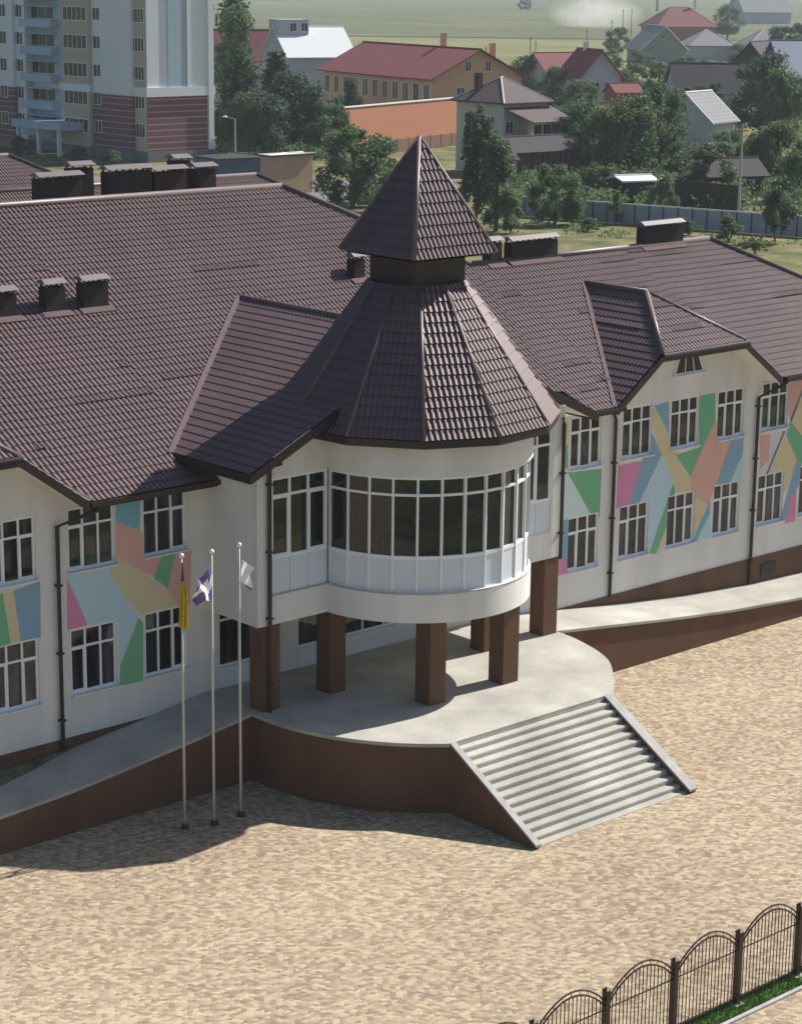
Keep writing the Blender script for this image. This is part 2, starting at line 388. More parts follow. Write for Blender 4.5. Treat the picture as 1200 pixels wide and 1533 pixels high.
# ================================================================== GROUND
g = MB(); g.quad([(-4000, -3000, -0.10), (7000, -3000, -0.10), (7000, 7000, -0.10), (-4000, 7000, -0.10)])
structure('terrain', g, M['field'])
g = MB(); g.quad([(-60, 27.35, 0), (110, 27.35, 0), (110, 47, 0), (-60, 47, 0)]); structure('plaza_paving', g, M['paving'])
g = MB(); g.quad([(-60, 24.2, -0.004), (110, 24.2, -0.004), (110, 26.62, -0.004), (-60, 26.62, -0.004)]); structure('path_paving', g, M['paving'])
g = MB(); g.quad([(-60, -60, -0.03), (110, -60, -0.03), (110, 24.2, -0.03), (-60, 24.2, -0.03)]); structure('front_lawn', g, M['yard'])
g = MB(); g.box((-60, 26.62, -0.06), (110, 26.72, 0.05)); structure('kerb', g, M['kerb'])
g = MB(); g.quad([(-60, 26.72, -0.02), (110, 26.72, -0.02), (110, 27.35, -0.02), (-60, 27.35, -0.02)]); structure('verge_soil', g, M['grass'])
g = MB(); g.quad([(10, 47, -0.03), (300, 47, -0.03), (300, 235, -0.03), (10, 235, -0.03)]); structure('yard_ground', g, M['yard'])
fdir = Vector((math.sin(YAW), math.cos(YAW), 0)); rdir = Vector((math.cos(YAW), -math.sin(YAW), 0))
def lane(name, s0, s1, t0, t1, z, mt):
    q = MB(); q.quad([tuple(fdir*s0+rdir*t0+Vector((0, 0, z))), tuple(fdir*s0+rdir*t1+Vector((0, 0, z))), tuple(fdir*s1+rdir*t1+Vector((0, 0, z))), tuple(fdir*s1+rdir*t0+Vector((0, 0, z)))])
    return structure(name, q, mt)
lane('mown_strip', 480, 790, -400, 700, -0.05, M['strip'])
lane('field_track', 790, 806, -600, 900, -0.045, M['needle'])
# grass on the verge
V = []; Fq = []
n = 9000
bx = rng.uniform(30, 44, n); by = rng.uniform(26.74, 27.33, n); an = rng.uniform(0, 6.28, n); hh = rng.uniform(0.05, 0.13, n); lx = rng.normal(0, 0.03, (n, 2))
for i in range(n):
    c, s = math.cos(an[i])*0.012, math.sin(an[i])*0.012; b = len(V)
    V += [(bx[i]-c, by[i]-s, -0.02), (bx[i]+c, by[i]+s, -0.02), (bx[i]+lx[i, 0], by[i]+lx[i, 1], hh[i])]; Fq.append([b, b+1, b+2])
q = MB(); q.v = V; q.f = Fq; q.mi = [0]*len(Fq)
o = q.build('grass', M['grass']); tag(o, 'short green grass on the verge along the brown iron fence', 'grass', kind='stuff')

# ================================================================== SCHOOL
YW, YE = 47.0, 44.5                  # wing wall, entrance block front wall
XL, XR = 22.0, 70.0
EAVE_Y, EAVE_Z, SL = 46.2, 8.4, 0.555
def wz(y): return EAVE_Z + SL*(y-EAVE_Y)
school = thing('school_building', 'long white two storey school with brown tiled roofs and a round turret over its entrance', 'school', (41, 50, 0))
CX, CY, RB = 40.90, 44.65, 3.42
ZB, ZP, ZG, ZT = 4.5, 5.35, 6.35, 8.65
LW = [(23.2, 24.65), (25.65, 27.1), (28.1, 29.55), (30.56, 32.05), (33.0, 34.45)]
RW = [(49.93, 51.38), (52.42, 53.87), (54.85, 56.28), (57.30, 58.72), (59.75, 61.2), (62.15, 63.6), (64.6, 66.05), (67.0, 68.45)]
ZL, ZU = (2.88, 4.72), (6.35, 8.08)
ops = []
for a, b in LW+RW:
    ops += [(a, b, *ZL), (a, b, *ZU)]
door_ops = [(35.55, 37.1, 2.6, 4.4), (38.46, 43.6, 2.6, 4.4)]
wl = MB()
# left wing with its gable, right wing with its half-hipped gable
facade(wl, [[(XL, 1.7), (35.0, 1.7), (35.0, 8.45), (XL, 8.45)], [(21.5, 8.45), (30.95, 8.45), (28.6, 10.15), (23.85, 10.15)]], ops[:2*len(LW)], YW)
facade(wl, [[(46.98, 1.7), (XR, 1.7), (XR, 8.45), (46.98, 8.45)], [(51.2, 8.45), (59.8, 8.45), (57.6, 9.95), (53.3, 9.95)]], ops[2*len(LW):], YW)
facade(wl, [[(35.0, 1.9), (46.98, 1.9), (46.98, 4.5), (35.0, 4.5)]], door_ops, YW)
for x, s in ((XL, 1), (XR, -1)):
    wl.quad([(x, YW, 0), (x, YW, 8.45), (x, 60, 8.45), (x, 60, 0)][::s])
wl.quad([(XL, 68.7, 0), (XL, 68.7, 8.4), (58, 68.7, 8.4), (58, 68.7, 0)]); wl.quad([(58, 59.4, 0), (58, 59.4, 8.4), (XR, 59.4, 8.4), (XR, 59.4, 0)])
wl.quad([(58, 59.4, 0), (58, 59.4, 8.4), (58, 68.7, 8.4), (58, 68.7, 0)])
wl.build('wing_wall', M['wall'], school)
# plinth of the wings
pl = MB()
pl.box((XL, YW-0.05, 0), (35.3, YW+0.1, 1.70)); pl.box((46.7, YW-0.05, 0), (XR+0.05, YW+0.1, 1.70))
pl.box((35.3, YW+0.01, 0), (46.7, YW+0.1, 1.93))
pl.build('plinth', M['brown'], school)
v_ = MB(); v_.box((60.06, YW-0.09, 0.92), (60.9, YW-0.045, 1.40))
for i in range(6): v_.box((60.12, YW-0.10, 0.97+i*0.07), (60.84, YW-0.085, 1.0+i*0.07))
v_.build('cellar_vent', M['dark'], school)

for i, (a, b) in enumerate(LW+RW):
    for z in (ZL, ZU):
        window(school, a, b, z[0], z[1], YW+0.05, sash=((0,), (2,), (0, 2))[i % 3])
# entrance doors under the porch
for a, b, c, d in door_ops:
    k = 2 if b-a < 2 else 6
    window(school, a, b, c, d, YW+0.03, cols=k, tfrac=0.22, sill=False, name='entrance_glazing')
    p_ = MB(); p_.box((a, YW-0.03, 2.0), (b, YW+0.02, 2.6)); p_.build('door_panel', M['panel'], school)
# attic window in the half hip
at = MB()
X0, X1, X2, X3, z0, z1, yy = 54.85, 55.08, 56.05, 56.38, 8.93, 9.56, YW-0.05
def trap(mb, k, y0, y1):
    bot = [(X0+k, y0, z0+k), (X3-k, y0, z0+k), (X2-k*0.6, y0, z1-k), (X1+k*0.6, y0, z1-k)]
    mb.prism([(p[0], y1, p[2]) for p in bot], bot)
trap(at, 0, yy, YW+0.02)
fo = at.build('attic_window', M['pvc'], school)
gm = MB()
for a, b in ((0.04, 0.33), (0.37, 0.66), (0.70, 0.96)):
    def xz(f, t): return (X0+f*(X3-X0))*(1-t)+(X1+f*(X2-X1))*t
    gm.quad([(xz(a, .1), yy-0.006, z0+.06), (xz(b, .1), yy-0.006, z0+.06), (xz(b, .9), yy-0.006, z1-.06), (xz(a, .9), yy-0.006, z1-.06)])
gm.build('pane', M['glass'], fo)
sm = MB(); sm.box((X0-.08, YW-0.2, z0-.05), (X3+.08, YW, z0)); sm.build('sill', M['sill'], fo)

# murals
MC = {'pink': (0.64, 0.251, 0.402), 'steel': (0.24, 0.381, 0.489), 'blue': (0.467, 0.607, 0.683), 'yellow': (0.629, 0.543, 0.337), 'green': (0.175, 0.424, 0.24), 'salmon': (0.661, 0.391, 0.327), 'teal': (0.197, 0.424, 0.51), 'lilac': (0.597, 0.597, 0.64), 'grey': (0.17, 0.15, 0.16), 'paleblue': (0.575, 0.683, 0.705)}
MM = {k: mat('mural_'+k, c, 0.8, 0.05, 1.2, 0.25) for k, c in MC.items()}
MUR = [
 # right, narrow bay beside the entrance
 [('yellow', [(842, 632), (851, 628), (850, 664), (844, 672)]), ('green', [(844, 672), (850, 664), (850, 704), (843, 697)]),
  ('paleblue', [(842, 697), (849, 707), (884, 771), (884, 772), (838, 779)]), ('green', [(849, 707), (900, 702), (897, 774), (884, 771)]),
  ('steel', [(838, 779), (850, 777), (850, 862), (834, 838)]), ('pink', [(834, 838), (848, 836), (848, 858), (829, 864)])],
 # right, under the half-hipped gable
 [('steel', [(979, 607), (1001, 601), (1001, 652)]), ('yellow', [(972, 625), (979, 607), (1033, 714), (1037, 742), (1008, 735), (990, 681)]),
  ('pink', [(925, 697), (960, 690), (941, 759), (922, 761)]), ('steel', [(960, 690), (976, 648), (990, 681), (955, 755), (941, 759)]),
  ('blue', [(990, 681), (1008, 724), (971, 829), (955, 833), (955, 755)]), ('green', [(1011, 681), (1052, 668), (1033, 714)]),
  ('green', [(1046, 593), (1070, 588), (1070, 630), (1050, 672), (1046, 672)]),
  ('salmon', [(1070, 630), (1095, 655), (1078, 705), (1060, 756), (1037, 742), (1033, 714), (1052, 668)]),
  ('salmon', [(1070, 630), (1075, 640), (1095, 655), (1070, 660)]),
  ('steel', [(1095, 655), (1113, 650), (1111, 680), (1091, 724), (1072, 726)]), ('blue', [(1111, 680), (1111, 722), (1091, 724)]),
  ('green', [(1007, 724), (1010, 736), (996, 790), (981, 829), (971, 829)]), ('yellow', [(996, 790), (994, 820), (981, 829)]),
  ('yellow', [(1037, 742), (1060, 756), (1043, 790), (1038, 806)]), ('teal', [(1062, 748), (1062, 768), (1041, 812), (1038, 808)]),
  ('blue', [(1062, 768), (1062, 803), (1041, 812)])],
 # right, beyond the second drainpipe
 [('salmon', [(1137, 652), (1153, 650), (1150, 690), (1137, 702)]), ('lilac', [(1153, 650), (1172, 645), (1145, 712), (1137, 712), (1137, 702), (1150, 690)]),
  ('grey', [(1172, 645), (1175, 645), (1148, 712), (1145, 712)]), ('grey', [(1200, 580), (1203, 580), (1184, 632), (1182, 628)]),
  ('yellow', [(1175, 650), (1192, 688), (1176, 735), (1166, 742), (1150, 712)]), ('salmon', [(1180, 575), (1200, 568), (1200, 582), (1182, 628), (1178, 612)]),
  ('green', [(1182, 630), (1206, 660), (1210, 705), (1192, 688), (1176, 650)]), ('yellow', [(1203, 585), (1215, 590), (1206, 660), (1184, 632)]),
  ('steel', [(1192, 688), (1205, 702), (1190, 737), (1182, 740), (1174, 780), (1168, 775)]), ('pink', [(1183, 740), (1191, 736), (1189, 780), (1174, 784)])],
 # left, between drainpipe and entrance
 [('teal', [(173, 752), (210, 744), (209, 793), (173, 781)]), ('salmon', [(173, 781), (209, 793), (237, 836), (228, 862), (215, 858), (173, 830)]),
  ('salmon', [(237, 836), (286, 822), (284, 905), (266, 906), (248, 880), (228, 862)]),
  ('yellow', [(160, 858), (173, 830), (215, 858), (250, 882), (266, 906), (212, 921), (188, 896)]),
  ('blue', [(100, 862), (160, 850), (188, 896), (209, 926), (180, 997), (178, 928), (131, 936)]), ('pink', [(100, 866), (131, 936), (101, 943)]),
  ('green', [(242, 832), (263, 826), (251, 881), (230, 866)]), ('green', [(207, 925), (214, 932), (214, 1019), (179, 1027), (180, 996)])],
 # left gable
 [('steel', [(20, 884), (60, 870), (61, 954), (31, 960)]), ('yellow', [(4, 888), (20, 884), (31, 960), (16, 965)]), ('green', [(-40, 898), (4, 888), (16, 965), (-40, 980)])],
]
for sec in MUR:
    mb = MB(); names = []
    for kname, P in sec:
        q = [at_y(px, py, YW) for px, py in P]; q = [(p.x, p.z) for p in q]
        if kname not in names: names.append(kname)
        idx = names.index(kname)
        # fan into convex triangles, clipped by the windows
        off = 0.004+0.0012*len(mb.f)/400.0
        k_ = sec.index((kname, P)); off = 0.004+0.0008*k_
        for tri in tessellate_polygon([[Vector((p[0], p[1], 0)) for p in q]]):
            for c in cells([q[i] for i in tri], ops): mb.quad([(p[0], YW-off, p[1]) for p in c], idx)
    mb.build('mural', [MM[k] for k in names], school)

# ---- entrance block upper storey
eb = MB()
a0, a1 = math.asin((YE-CY)/RB), 0
xl_, xr_ = CX-math.sqrt(RB**2-(YE-CY)**2), CX+math.sqrt(RB**2-(YE-CY)**2)
XE0, XE1 = 35.0, 46.98
def gz(x): return 12.1-0.46*abs(41-x)-0.12
winL = (35.5, 37.48, ZG, ZT); winR = (44.55, 46.45, ZG, ZT)
facade(eb, [[(XE0, ZB), (xl_, ZB), (xl_, gz(xl_)), (XE0, gz(XE0))]], [(35.5, 37.48, ZP, ZT)], YE)
facade(eb, [[(xr_, ZB), (XE1, ZB), (XE1, gz(XE1)), (xr_, gz(xr_))]], [(44.55, 46.45, ZP, ZT)], YE)
eb.quad([(XE0, YE, ZB), (XE0, YE, gz(XE0)), (XE0, 47.0, gz(XE0)), (XE0, 47.0, ZB)]); eb.quad([(XE1, 47.0, ZB), (XE1, 47.0, gz(XE1)), (XE1, YE, gz(XE1)), (XE1, YE, ZB)])
eb.quad([(XE0, 47.0, ZB), (XE1, 47.0, ZB), (XE1, YE, ZB), (XE0, YE, ZB)])
th0, th1 = math.atan2(YE-CY, xl_-CX), math.atan2(YE-CY, xr_-CX)
if th0 > 0: th0 -= 2*math.pi
N = 96
ang = [th0+(th1-th0)*i/N for i in range(N+1)]
def ring(r, z): return [(CX+r*math.cos(t), CY+r*math.sin(t), z) for t in ang]
def band(mb, r0, z0, r1, z1, mi=0):
    A, B = ring(r0, z0), ring(r1, z1)
    for i in range(N): mb.quad([A[i], A[i+1], B[i+1], B[i]], mi)
eb.quad([p for p in reversed(ring(RB, ZB))])
eb.build('entrance_wall', M['wall'], school)
bw = MB(); band(bw, RB, ZB, RB, ZP); band(bw, RB, ZP, RB-0.10, ZP+0.02); bw.build('bay_parapet', M['wall'], school)
bw = MB(); band(bw, RB, ZT, RB, 10.0); band(bw, RB-0.1, ZT, RB, ZT)
bw.build('bay_wall', M['wall'], school)
# bay glazing
NP = 15
pa = [th0+(th1-th0)*i/NP for i in range(NP+1)]
bf = MB(); bg_ = MB(); bp_ = MB()
rg = RB-0.10
for i in range(NP):
    c0, c1 = (math.cos(pa[i]), math.sin(pa[i])), (math.cos(pa[i+1]), math.sin(pa[i+1]))
    P0 = Vector((CX+rg*c0[0], CY+rg*c0[1], 0)); P1 = Vector((CX+rg*c1[0], CY+rg*c1[1], 0))
    ex = (P1-P0).normalized(); ey = Vector((-ex.y, ex.x, 0)); L = (P1-P0).length      # ey: into the bay
    MX = Matrix(((ex.x, ey.x, 0, P0.x), (ex.y, ey.y, 0, P0.y), (0, 0, 1, 0), (0, 0, 0, 1)))
    tl = random.uniform(-0.02, 0.02)
    bg_.quad([MX @ Vector(p) for p in ((0, 0.05+tl, ZG), (L, 0.05-tl, ZG), (L, 0.05-tl, ZT), (0, 0.05+tl, ZT))])
    for z, h in ((ZG, 0.05), (8.13, 0.035), (ZT-0.04, 0.04), (ZP+0.02, 0.03)): bf.box((0, -0.02, z-h), (L, 0.06, z+h), M=MX)
    bf.box((-0.032, -0.035, ZP+0.02), (0.032, 0.06, ZT), M=MX)
    bp_.box((0.02, -0.004, ZP+0.05), (L-0.02, 0.04, ZG-0.05), M=MX)
bo = bf.build('bay_window', M['pvc'], school); bg_.build('pane', M['bayglass'], bo); bp_.build('parapet_panel', M['panel'], bo)
# soot-grey drip flashing under the panels
fl = MB(); band(fl, RB+0.012, ZP-0.03, RB+0.012, ZP+0.012); fl.box((XE0+0.45, YE-0.015, ZP-0.03), (xl_, YE, ZP+0.01)); fl.build('drip_edge', M['kerb'], school)
for (a, b, c, d), sa in ((winL, (0, 2)), (winR, (1,))):
    wo_ = window(school, a, b, c, d, YE+0.03, cols=3, tfrac=0.225, sill=False, glassmat=M['bayglass'], sash=sa, fr=0.07)
    p_ = MB()
    for i in range(3):
        x_ = a+(b-a)*i/3; p_.box((x_+0.015, YE+0.03, ZP), (x_+(b-a)/3-0.015, YE+0.09, c))
    p_.box((a, YE+0.05, ZP), (b, YE+0.10, c)); p_.build('parapet_panel', M['panel'], wo_)

# ---- pillars
for (x, y, wd, z1) in ((35.20, 44.52, 0.60, 4.5), (37.62, 44.52, 0.58, 4.5), (39.10, 41.94, 0.62, 4.5), (42.00, 41.94, 0.62, 4.5), (43.74, 44.52, 0.58, 4.5), (46.30, 44.52, 0.60, 4.5)):
    p_ = MB(); p_.box((x, y, 1.95), (x+wd, y+0.6, z1)); p_.build('pillar', M['brown'], school)

# ---- roofs
rf = MB(); zr = wz(53.2); zt = wz(57.84)
tile_roof(rf, [(30.68, EAVE_Y, EAVE_Z), (35.25, EAVE_Y, EAVE_Z), (35.25, 57.84, zt), (30.68, 57.84, zt)], laps=4)
def under_gable(xa, xb, top, za):
    d_ = 0.81; A = [(xa, 46.22), (xa+d_, 47.27), (xb-d_, 47.27), (xb, 46.22)]
    for p, q in zip(A[:-1], A[1:]):
        tile_roof(rf, [(p[0], p[1], wz(p[1])), (q[0], q[1], wz(q[1])), (q[0], top, wz(top)), (p[0], top, wz(top))], laps=4)
under_gable(22.2, 30.68, 57.84, zt)
tile_roof(rf, [(35.25, 47.2, wz(47.2)), (49.75, 47.2, wz(47.2)), (51.2, 53.2, zr), (46.6, 57.84, zt), (35.25, 57.84, zt)], laps=6)
tile_roof(rf, [(50.1, EAVE_Y, EAVE_Z), (51.22, EAVE_Y, EAVE_Z), (51.22, 53.2, zr), (51.2, 53.2, zr), (49.5, 47.55, wz(47.55))], laps=4)
under_gable(51.22, 59.68, 53.2, zr)
tile_roof(rf, [(59.68, EAVE_Y, EAVE_Z), (70.8, EAVE_Y, EAVE_Z), (63.8, 53.2, zr), (59.68, 53.2, zr)], laps=12)
main_roof = rf.build('main_roof', M['roof'], school)
rb = MB()
tile_roof(rb, [(63.8, 53.2, zr), (70.8, 46.2, EAVE_Z), (70.8, 60.2, EAVE_Z)], K=4)
tile_roof(rb, [(51.2, 53.2, zr), (63.8, 53.2, zr), (70.8, 60.2, EAVE_Z), (51.2, 60.2, EAVE_Z)], K=4)
tile_roof(rb, [(46.6, 57.84, zt), (51.2, 53.24, zt-SL*4.6), (58.2, 53.24, EAVE_Z), (58.2, 69.5, EAVE_Z)], K=4, lift=-0.06)
tile_roof(rb, [(XL-0.8, 57.84, zt), (46.6, 57.84, zt), (58.2, 69.48, EAVE_Z), (XL-0.8, 69.48, EAVE_Z)], K=4)
rb.build('rear_roof', M['roof'], school)
rc = MB()
def cap(mb, a, b, r=0.12): mb.tube([Vector(a)+Vector((0, 0, .035)), Vector(b)+Vector((0, 0, .035))], r, 8)
cap(rc, (XL-0.8, 57.84, zt), (46.6, 57.84, zt)); cap(rc, (46.6, 57.84, zt), (51.2, 53.2, zr)); cap(rc, (51.2, 53.2, zr), (63.8, 53.2, zr))
cap(rc, (63.8, 53.2, zr), (70.8, 46.2, EAVE_Z)); cap(rc, (63.8, 53.2, zr), (70.8, 60.2, EAVE_Z)); cap(rc, (46.6, 57.84, zt), (58.2, 69.48, EAVE_Z))
rc.build('ridge_cap', M['ridge'], main_roof, smooth=True)
for a, b in ((30.75, 35.25), (50.1, 51.4), (59.95, 70.9)):
    gt = MB(); gt.box((a, EAVE_Y-0.10, EAVE_Z-0.13), (b, EAVE_Y+0.03, EAVE_Z+0.0)); gt.box((a, EAVE_Y+0.03, EAVE_Z-0.2), (b, EAVE_Y+0.06, EAVE_Z+0.01))
    gt.box((a, EAVE_Y+0.06, EAVE_Z-0.2), (b, YW, EAVE_Z-0.16)); gt.build('gutter', M['dark'], main_roof)
gt = MB(); gt.box((70.75, EAVE_Y, EAVE_Z-0.2), (70.9, 60.2, EAVE_Z))
gt.build('gutter', M['dark'], main_roof)
gt = MB(); gt.box((35.2, EAVE_Y-.1, EAVE_Z-0.2), (35.26, 47.1, EAVE_Z+0.02)); gt.build('fascia', M['dark'], main_roof)
# pale roof piece by the entrance gable; its colour paints in sun glare
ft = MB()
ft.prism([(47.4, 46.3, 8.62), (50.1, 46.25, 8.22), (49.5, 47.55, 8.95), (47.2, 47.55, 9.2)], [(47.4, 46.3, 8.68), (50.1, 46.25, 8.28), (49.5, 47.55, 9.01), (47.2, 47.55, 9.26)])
ft.build('flashing_or_glare', M['sill'], main_roof)
# half-hipped gables on both wings
def jerkin(c, hw=4.25, hh=2.15):
    x0, x1 = c-hw, c+hw; y0 = EAVE_Y-0.03; ze = EAVE_Z; zh = 9.92; zk = 11.47
    yv = EAVE_Y+(zk-EAVE_Z)/SL; ya = 48.87
    jr = MB()
    # slopes continue inside the main roof; convex pieces
    tile_roof(jr, [(x0, y0, ze), (c-hh, y0, zh), (c, ya, zk), (c, yv+0.1, zk)], laps=2, lift=0.02)
    tile_roof(jr, [(x1, y0, ze), (c+hh, y0, zh), (c, ya, zk), (c, yv+0.1, zk)], laps=2, lift=0.02)
    tile_roof(jr, [(c-hh, y0, zh), (c+hh, y0, zh), (c, ya, zk)], laps=2, lift=0.02)
    jo = jr.build('gable_roof', M['roof'], school)
    jc = MB(); cap(jc, (c, ya, zk), (c, yv, zk), 0.1); cap(jc, (c, ya, zk), (c-hh, y0, zh), 0.09); cap(jc, (c, ya, zk), (c+hh, y0, zh), 0.09)
    jc.build('ridge_cap', M['ridge'], jo, smooth=True)
    # valley flashings
    for s in (-1, 1):
        vf = MB(); A = Vector((c+s*hw, y0+0.02, ze+0.03)); B = Vector((c, yv, zk+0.03)); d = (B-A).normalized(); wv = Vector((s, 0, 0))*0.2
        A2, B2 = A+wv, B+wv
        A2.z = wz(A2.y)+0.075; B2.z = wz(B2.y)+0.075
        vf.quad([A+Vector((0, 0, 0.03)), A2, B2, B+Vector((0, 0, 0.03))]) if s < 0 else vf.quad([A+Vector((0, 0, 0.03)), B+Vector((0, 0, 0.03)), B2, A2])
        vf.build('valley_flashing', M['flash'], jo)
    bd = MB()
    pts = [(x0, ze), (c-hh, zh), (c+hh, zh), (x1, ze)]
    for (xa, za), (xb, zb) in zip(pts[:-1], pts[1:]):
        # fascia and soffit under the overhang
        bd.prism([(xa, y0-0.05, za-0.24), (xb, y0-0.05, zb-0.24), (xb, y0, zb-0.24), (xa, y0, za-0.24)], [(xa, y0-0.05, za+0.01), (xb, y0-0.05, zb+0.01), (xb, y0, zb+0.01), (xa, y0, za+0.01)])
    bd.build('fascia', M['dark'], jo)
    so = MB()
    for (xa, za), (xb, zb) in zip(pts[:-1], pts[1:]):
        so.quad([(xa, y0, za-0.2), (xb, y0, zb-0.2), (xb, YW, zb-0.2+0.0), (xa, YW, za-0.2)])
    so.build('soffit', M['wall'], jo)
    gtr = MB(); gtr.tube([(c-hh-0.05, y0-0.1, zh-0.02), (c+hh+0.05, y0-0.1, zh-0.02)], 0.07, 8); gtr.build('gutter', M['dark'], jo)
jerkin(55.45); jerkin(26.45)

# entrance gable roof
er = MB(); ey0 = 43.87; ez = 12.1-0.46*6.7
def ym(z): return EAVE_Y+(z-EAVE_Z)/SL
tile_roof(er, [(34.3, ey0, ez), (41, ey0, 12.1), (41, ym(12.1)+0.1, 12.1), (34.3, ym(ez)+0.1, ez)], laps=3, lift=0.02)
tile_roof(er, [(47.7, ey0, ez), (41, ey0, 12.1), (41, ym(12.1)+0.1, 12.1), (47.7, ym(ez)+0.1, ez)], laps=3, lift=0.02)
eo = er.build('entrance_roof', M['roof'], school)
ec = MB(); cap(ec, (41, 46, 12.1), (41, ym(12.1), 12.1), 0.10); ec.build('ridge_cap', M['ridge'], eo, smooth=True)
A = Vector((34.3, ym(ez), ez+.06)); B = Vector((41, ym(12.1), 12.16)); 
for s in (1, -1):
    A_ = Vector((41+(A.x-41)*s, A.y, A.z)); B_ = Vector(B); A2 = A_+Vector((-.22*s, 0, 0)); B2 = B_+Vector((-.22*s, 0, 0))
    A2.z += .03; B2.z += .03
    vf = MB(); vf.quad([A_, A2, B2, B_][::s]); vf.build('valley_flashing', M['flash'], eo)
for s in (1, -1):
    ef = MB()
    x0, x1 = 41-6.7*s, 41-3.2*s; zq = 12.1-0.46*3.2
    ef.prism([(x0, ey0-.05, ez-.22), (x1, ey0-.05, zq-.22), (x1, ey0, zq-.22), (x0, ey0, ez-.22)], [(x0, ey0-.05, ez+.03), (x1, ey0-.05, zq+.03), (x1, ey0, zq+.03), (x0, ey0, ez+.03)])
    xa, xb = sorted((x0, x0-0.06*s)); ef.box((xa, ey0-.05, ez-.22), (xb, ym(ez), ez+.02))
    sf_ = MB(); sf_.quad([(x0, ey0, ez-.16), (x0, 47.3, ez-.16), (x0+1.0*s, 47.3, ez+.3), (x0+1.0*s, ey0, ez+.3)]); sf_.build('soffit', M['wall'], eo)
    ef.build('fascia', M['dark'], eo)

# conical turret roof: twelve tiled facets
ta = [R_(-159+30*i) for i in range(12)]
RT, ZC0, RN, ZC1 = 4.15, 9.82, 1.36, 13.62
tr = MB()
lowV = [Vector((CX+RT*math.cos(t), CY+RT*math.sin(t), ZC0)) for t in ta]; topV = [Vector((CX+RN*math.cos(t), CY+RN*math.sin(t), ZC1)) for t in ta]
for i in range(12):
    j = (i+1) % 12
    tile_roof(tr, [lowV[i], lowV[j], topV[j], topV[i]], K=8, amp=0.036, stp=0.032)
to = tr.build('turret_roof', M['roof'], school)
tc_ = MB()
for i in range(12): tc_.tube([lowV[i]+Vector((0, 0, .02)), topV[i]+Vector((0, 0, .02))], 0.06, 8)
tc_.build('ridge_cap', M['ridge'], to, smooth=True)
tf = MB()
for i in range(12):
    j = (i+1) % 12
    a, b = lowV[i], lowV[j]; c = Vector((CX, CY, 0))
    ai, bi = a.lerp(Vector((CX, CY, a.z)), 0.03), b.lerp(Vector((CX, CY, b.z)), 0.03)
    tf.prism([a-Vector((0, 0, .22)), b-Vector((0, 0, .22)), bi-Vector((0, 0, .22)), ai-Vector((0, 0, .22))], [a-Vector((0, 0, .01)), b-Vector((0, 0, .01)), bi-Vector((0, 0, .01)), ai-Vector((0, 0, .01))])
tf.quad([v-Vector((0, 0, .18)) for v in reversed(lowV)])
tf.build('fascia', M['dark'], to)
# spire
sp = MB(); hs_, zs0, zs1 = 1.56, 14.42, 17.58
apex = Vector((CX, CY, zs1)); cr = [Vector((CX+sx*hs_, CY+sy*hs_, zs0)) for sx, sy in ((-1, -1), (1, -1), (1, 1), (-1, 1))]
for i in range(4): tile_roof(sp, [cr[i], cr[(i+1) % 4], apex], K=8, amp=0.036, stp=0.036)
so_ = sp.build('spire_roof', M['roof'], school)
sc_ = MB()
for i in range(4): sc_.tube([cr[i]+Vector((0, 0, .02)), apex+Vector((0, 0, .04))], [0.075, 0.06], 8)
sc_.build('ridge_cap', M['ridge'], so_, smooth=True)
sn = MB(); sn.box((CX-0.95, CY-0.95, 12.6), (CX+0.95, CY+0.95, zs0-0.02)); sn.quad([p-Vector((0, 0, .03)) for p in reversed(cr)])
sn.build('spire_neck', M['dark'], so_)  # dark colour stands in for the shadow of the spire on its neck

# drainpipes
def pipe(pts, r=0.06):
    p_ = MB(); p_.tube(pts, r, 8)
    for z in np.arange(pts[-1][2]+0.8, pts[-2][2], 1.9): p_.box((pts[-1][0]-0.085, pts[-1][1]-0.07, z), (pts[-1][0]+0.085, pts[-1][1]+0.1, z+0.05))
    p_.build('drainpipe', M['dark'], school)
pipe([(31.0, EAVE_Y-0.03, 8.33), (31.0, EAVE_Y+0.02, 8.15), (30.17, YW-0.10, 7.7), (30.17, YW-0.10, 1.45)])
pipe([(35.36, ey0+0.05, 9.2), (35.36, YE-0.09, 9.0), (35.36, YE-0.09, 2.0)])
pipe([(46.86, ey0+.6, 8.9), (46.86, YE-0.09, 8.7), (46.86, YE-0.09, 4.45)])
pipe([(51.6, EAVE_Y, 8.33), (51.85, YW-0.10, 8.0), (51.95, YW-0.10, 7.8), (51.95, YW-0.10, 1.7)])
pipe([(60.1, EAVE_Y-0.02, 8.3), (60.1, EAVE_Y+0.1, 8.15), (59.4, YW-0.10, 7.65), (59.4, YW-0.10, 0.8)])

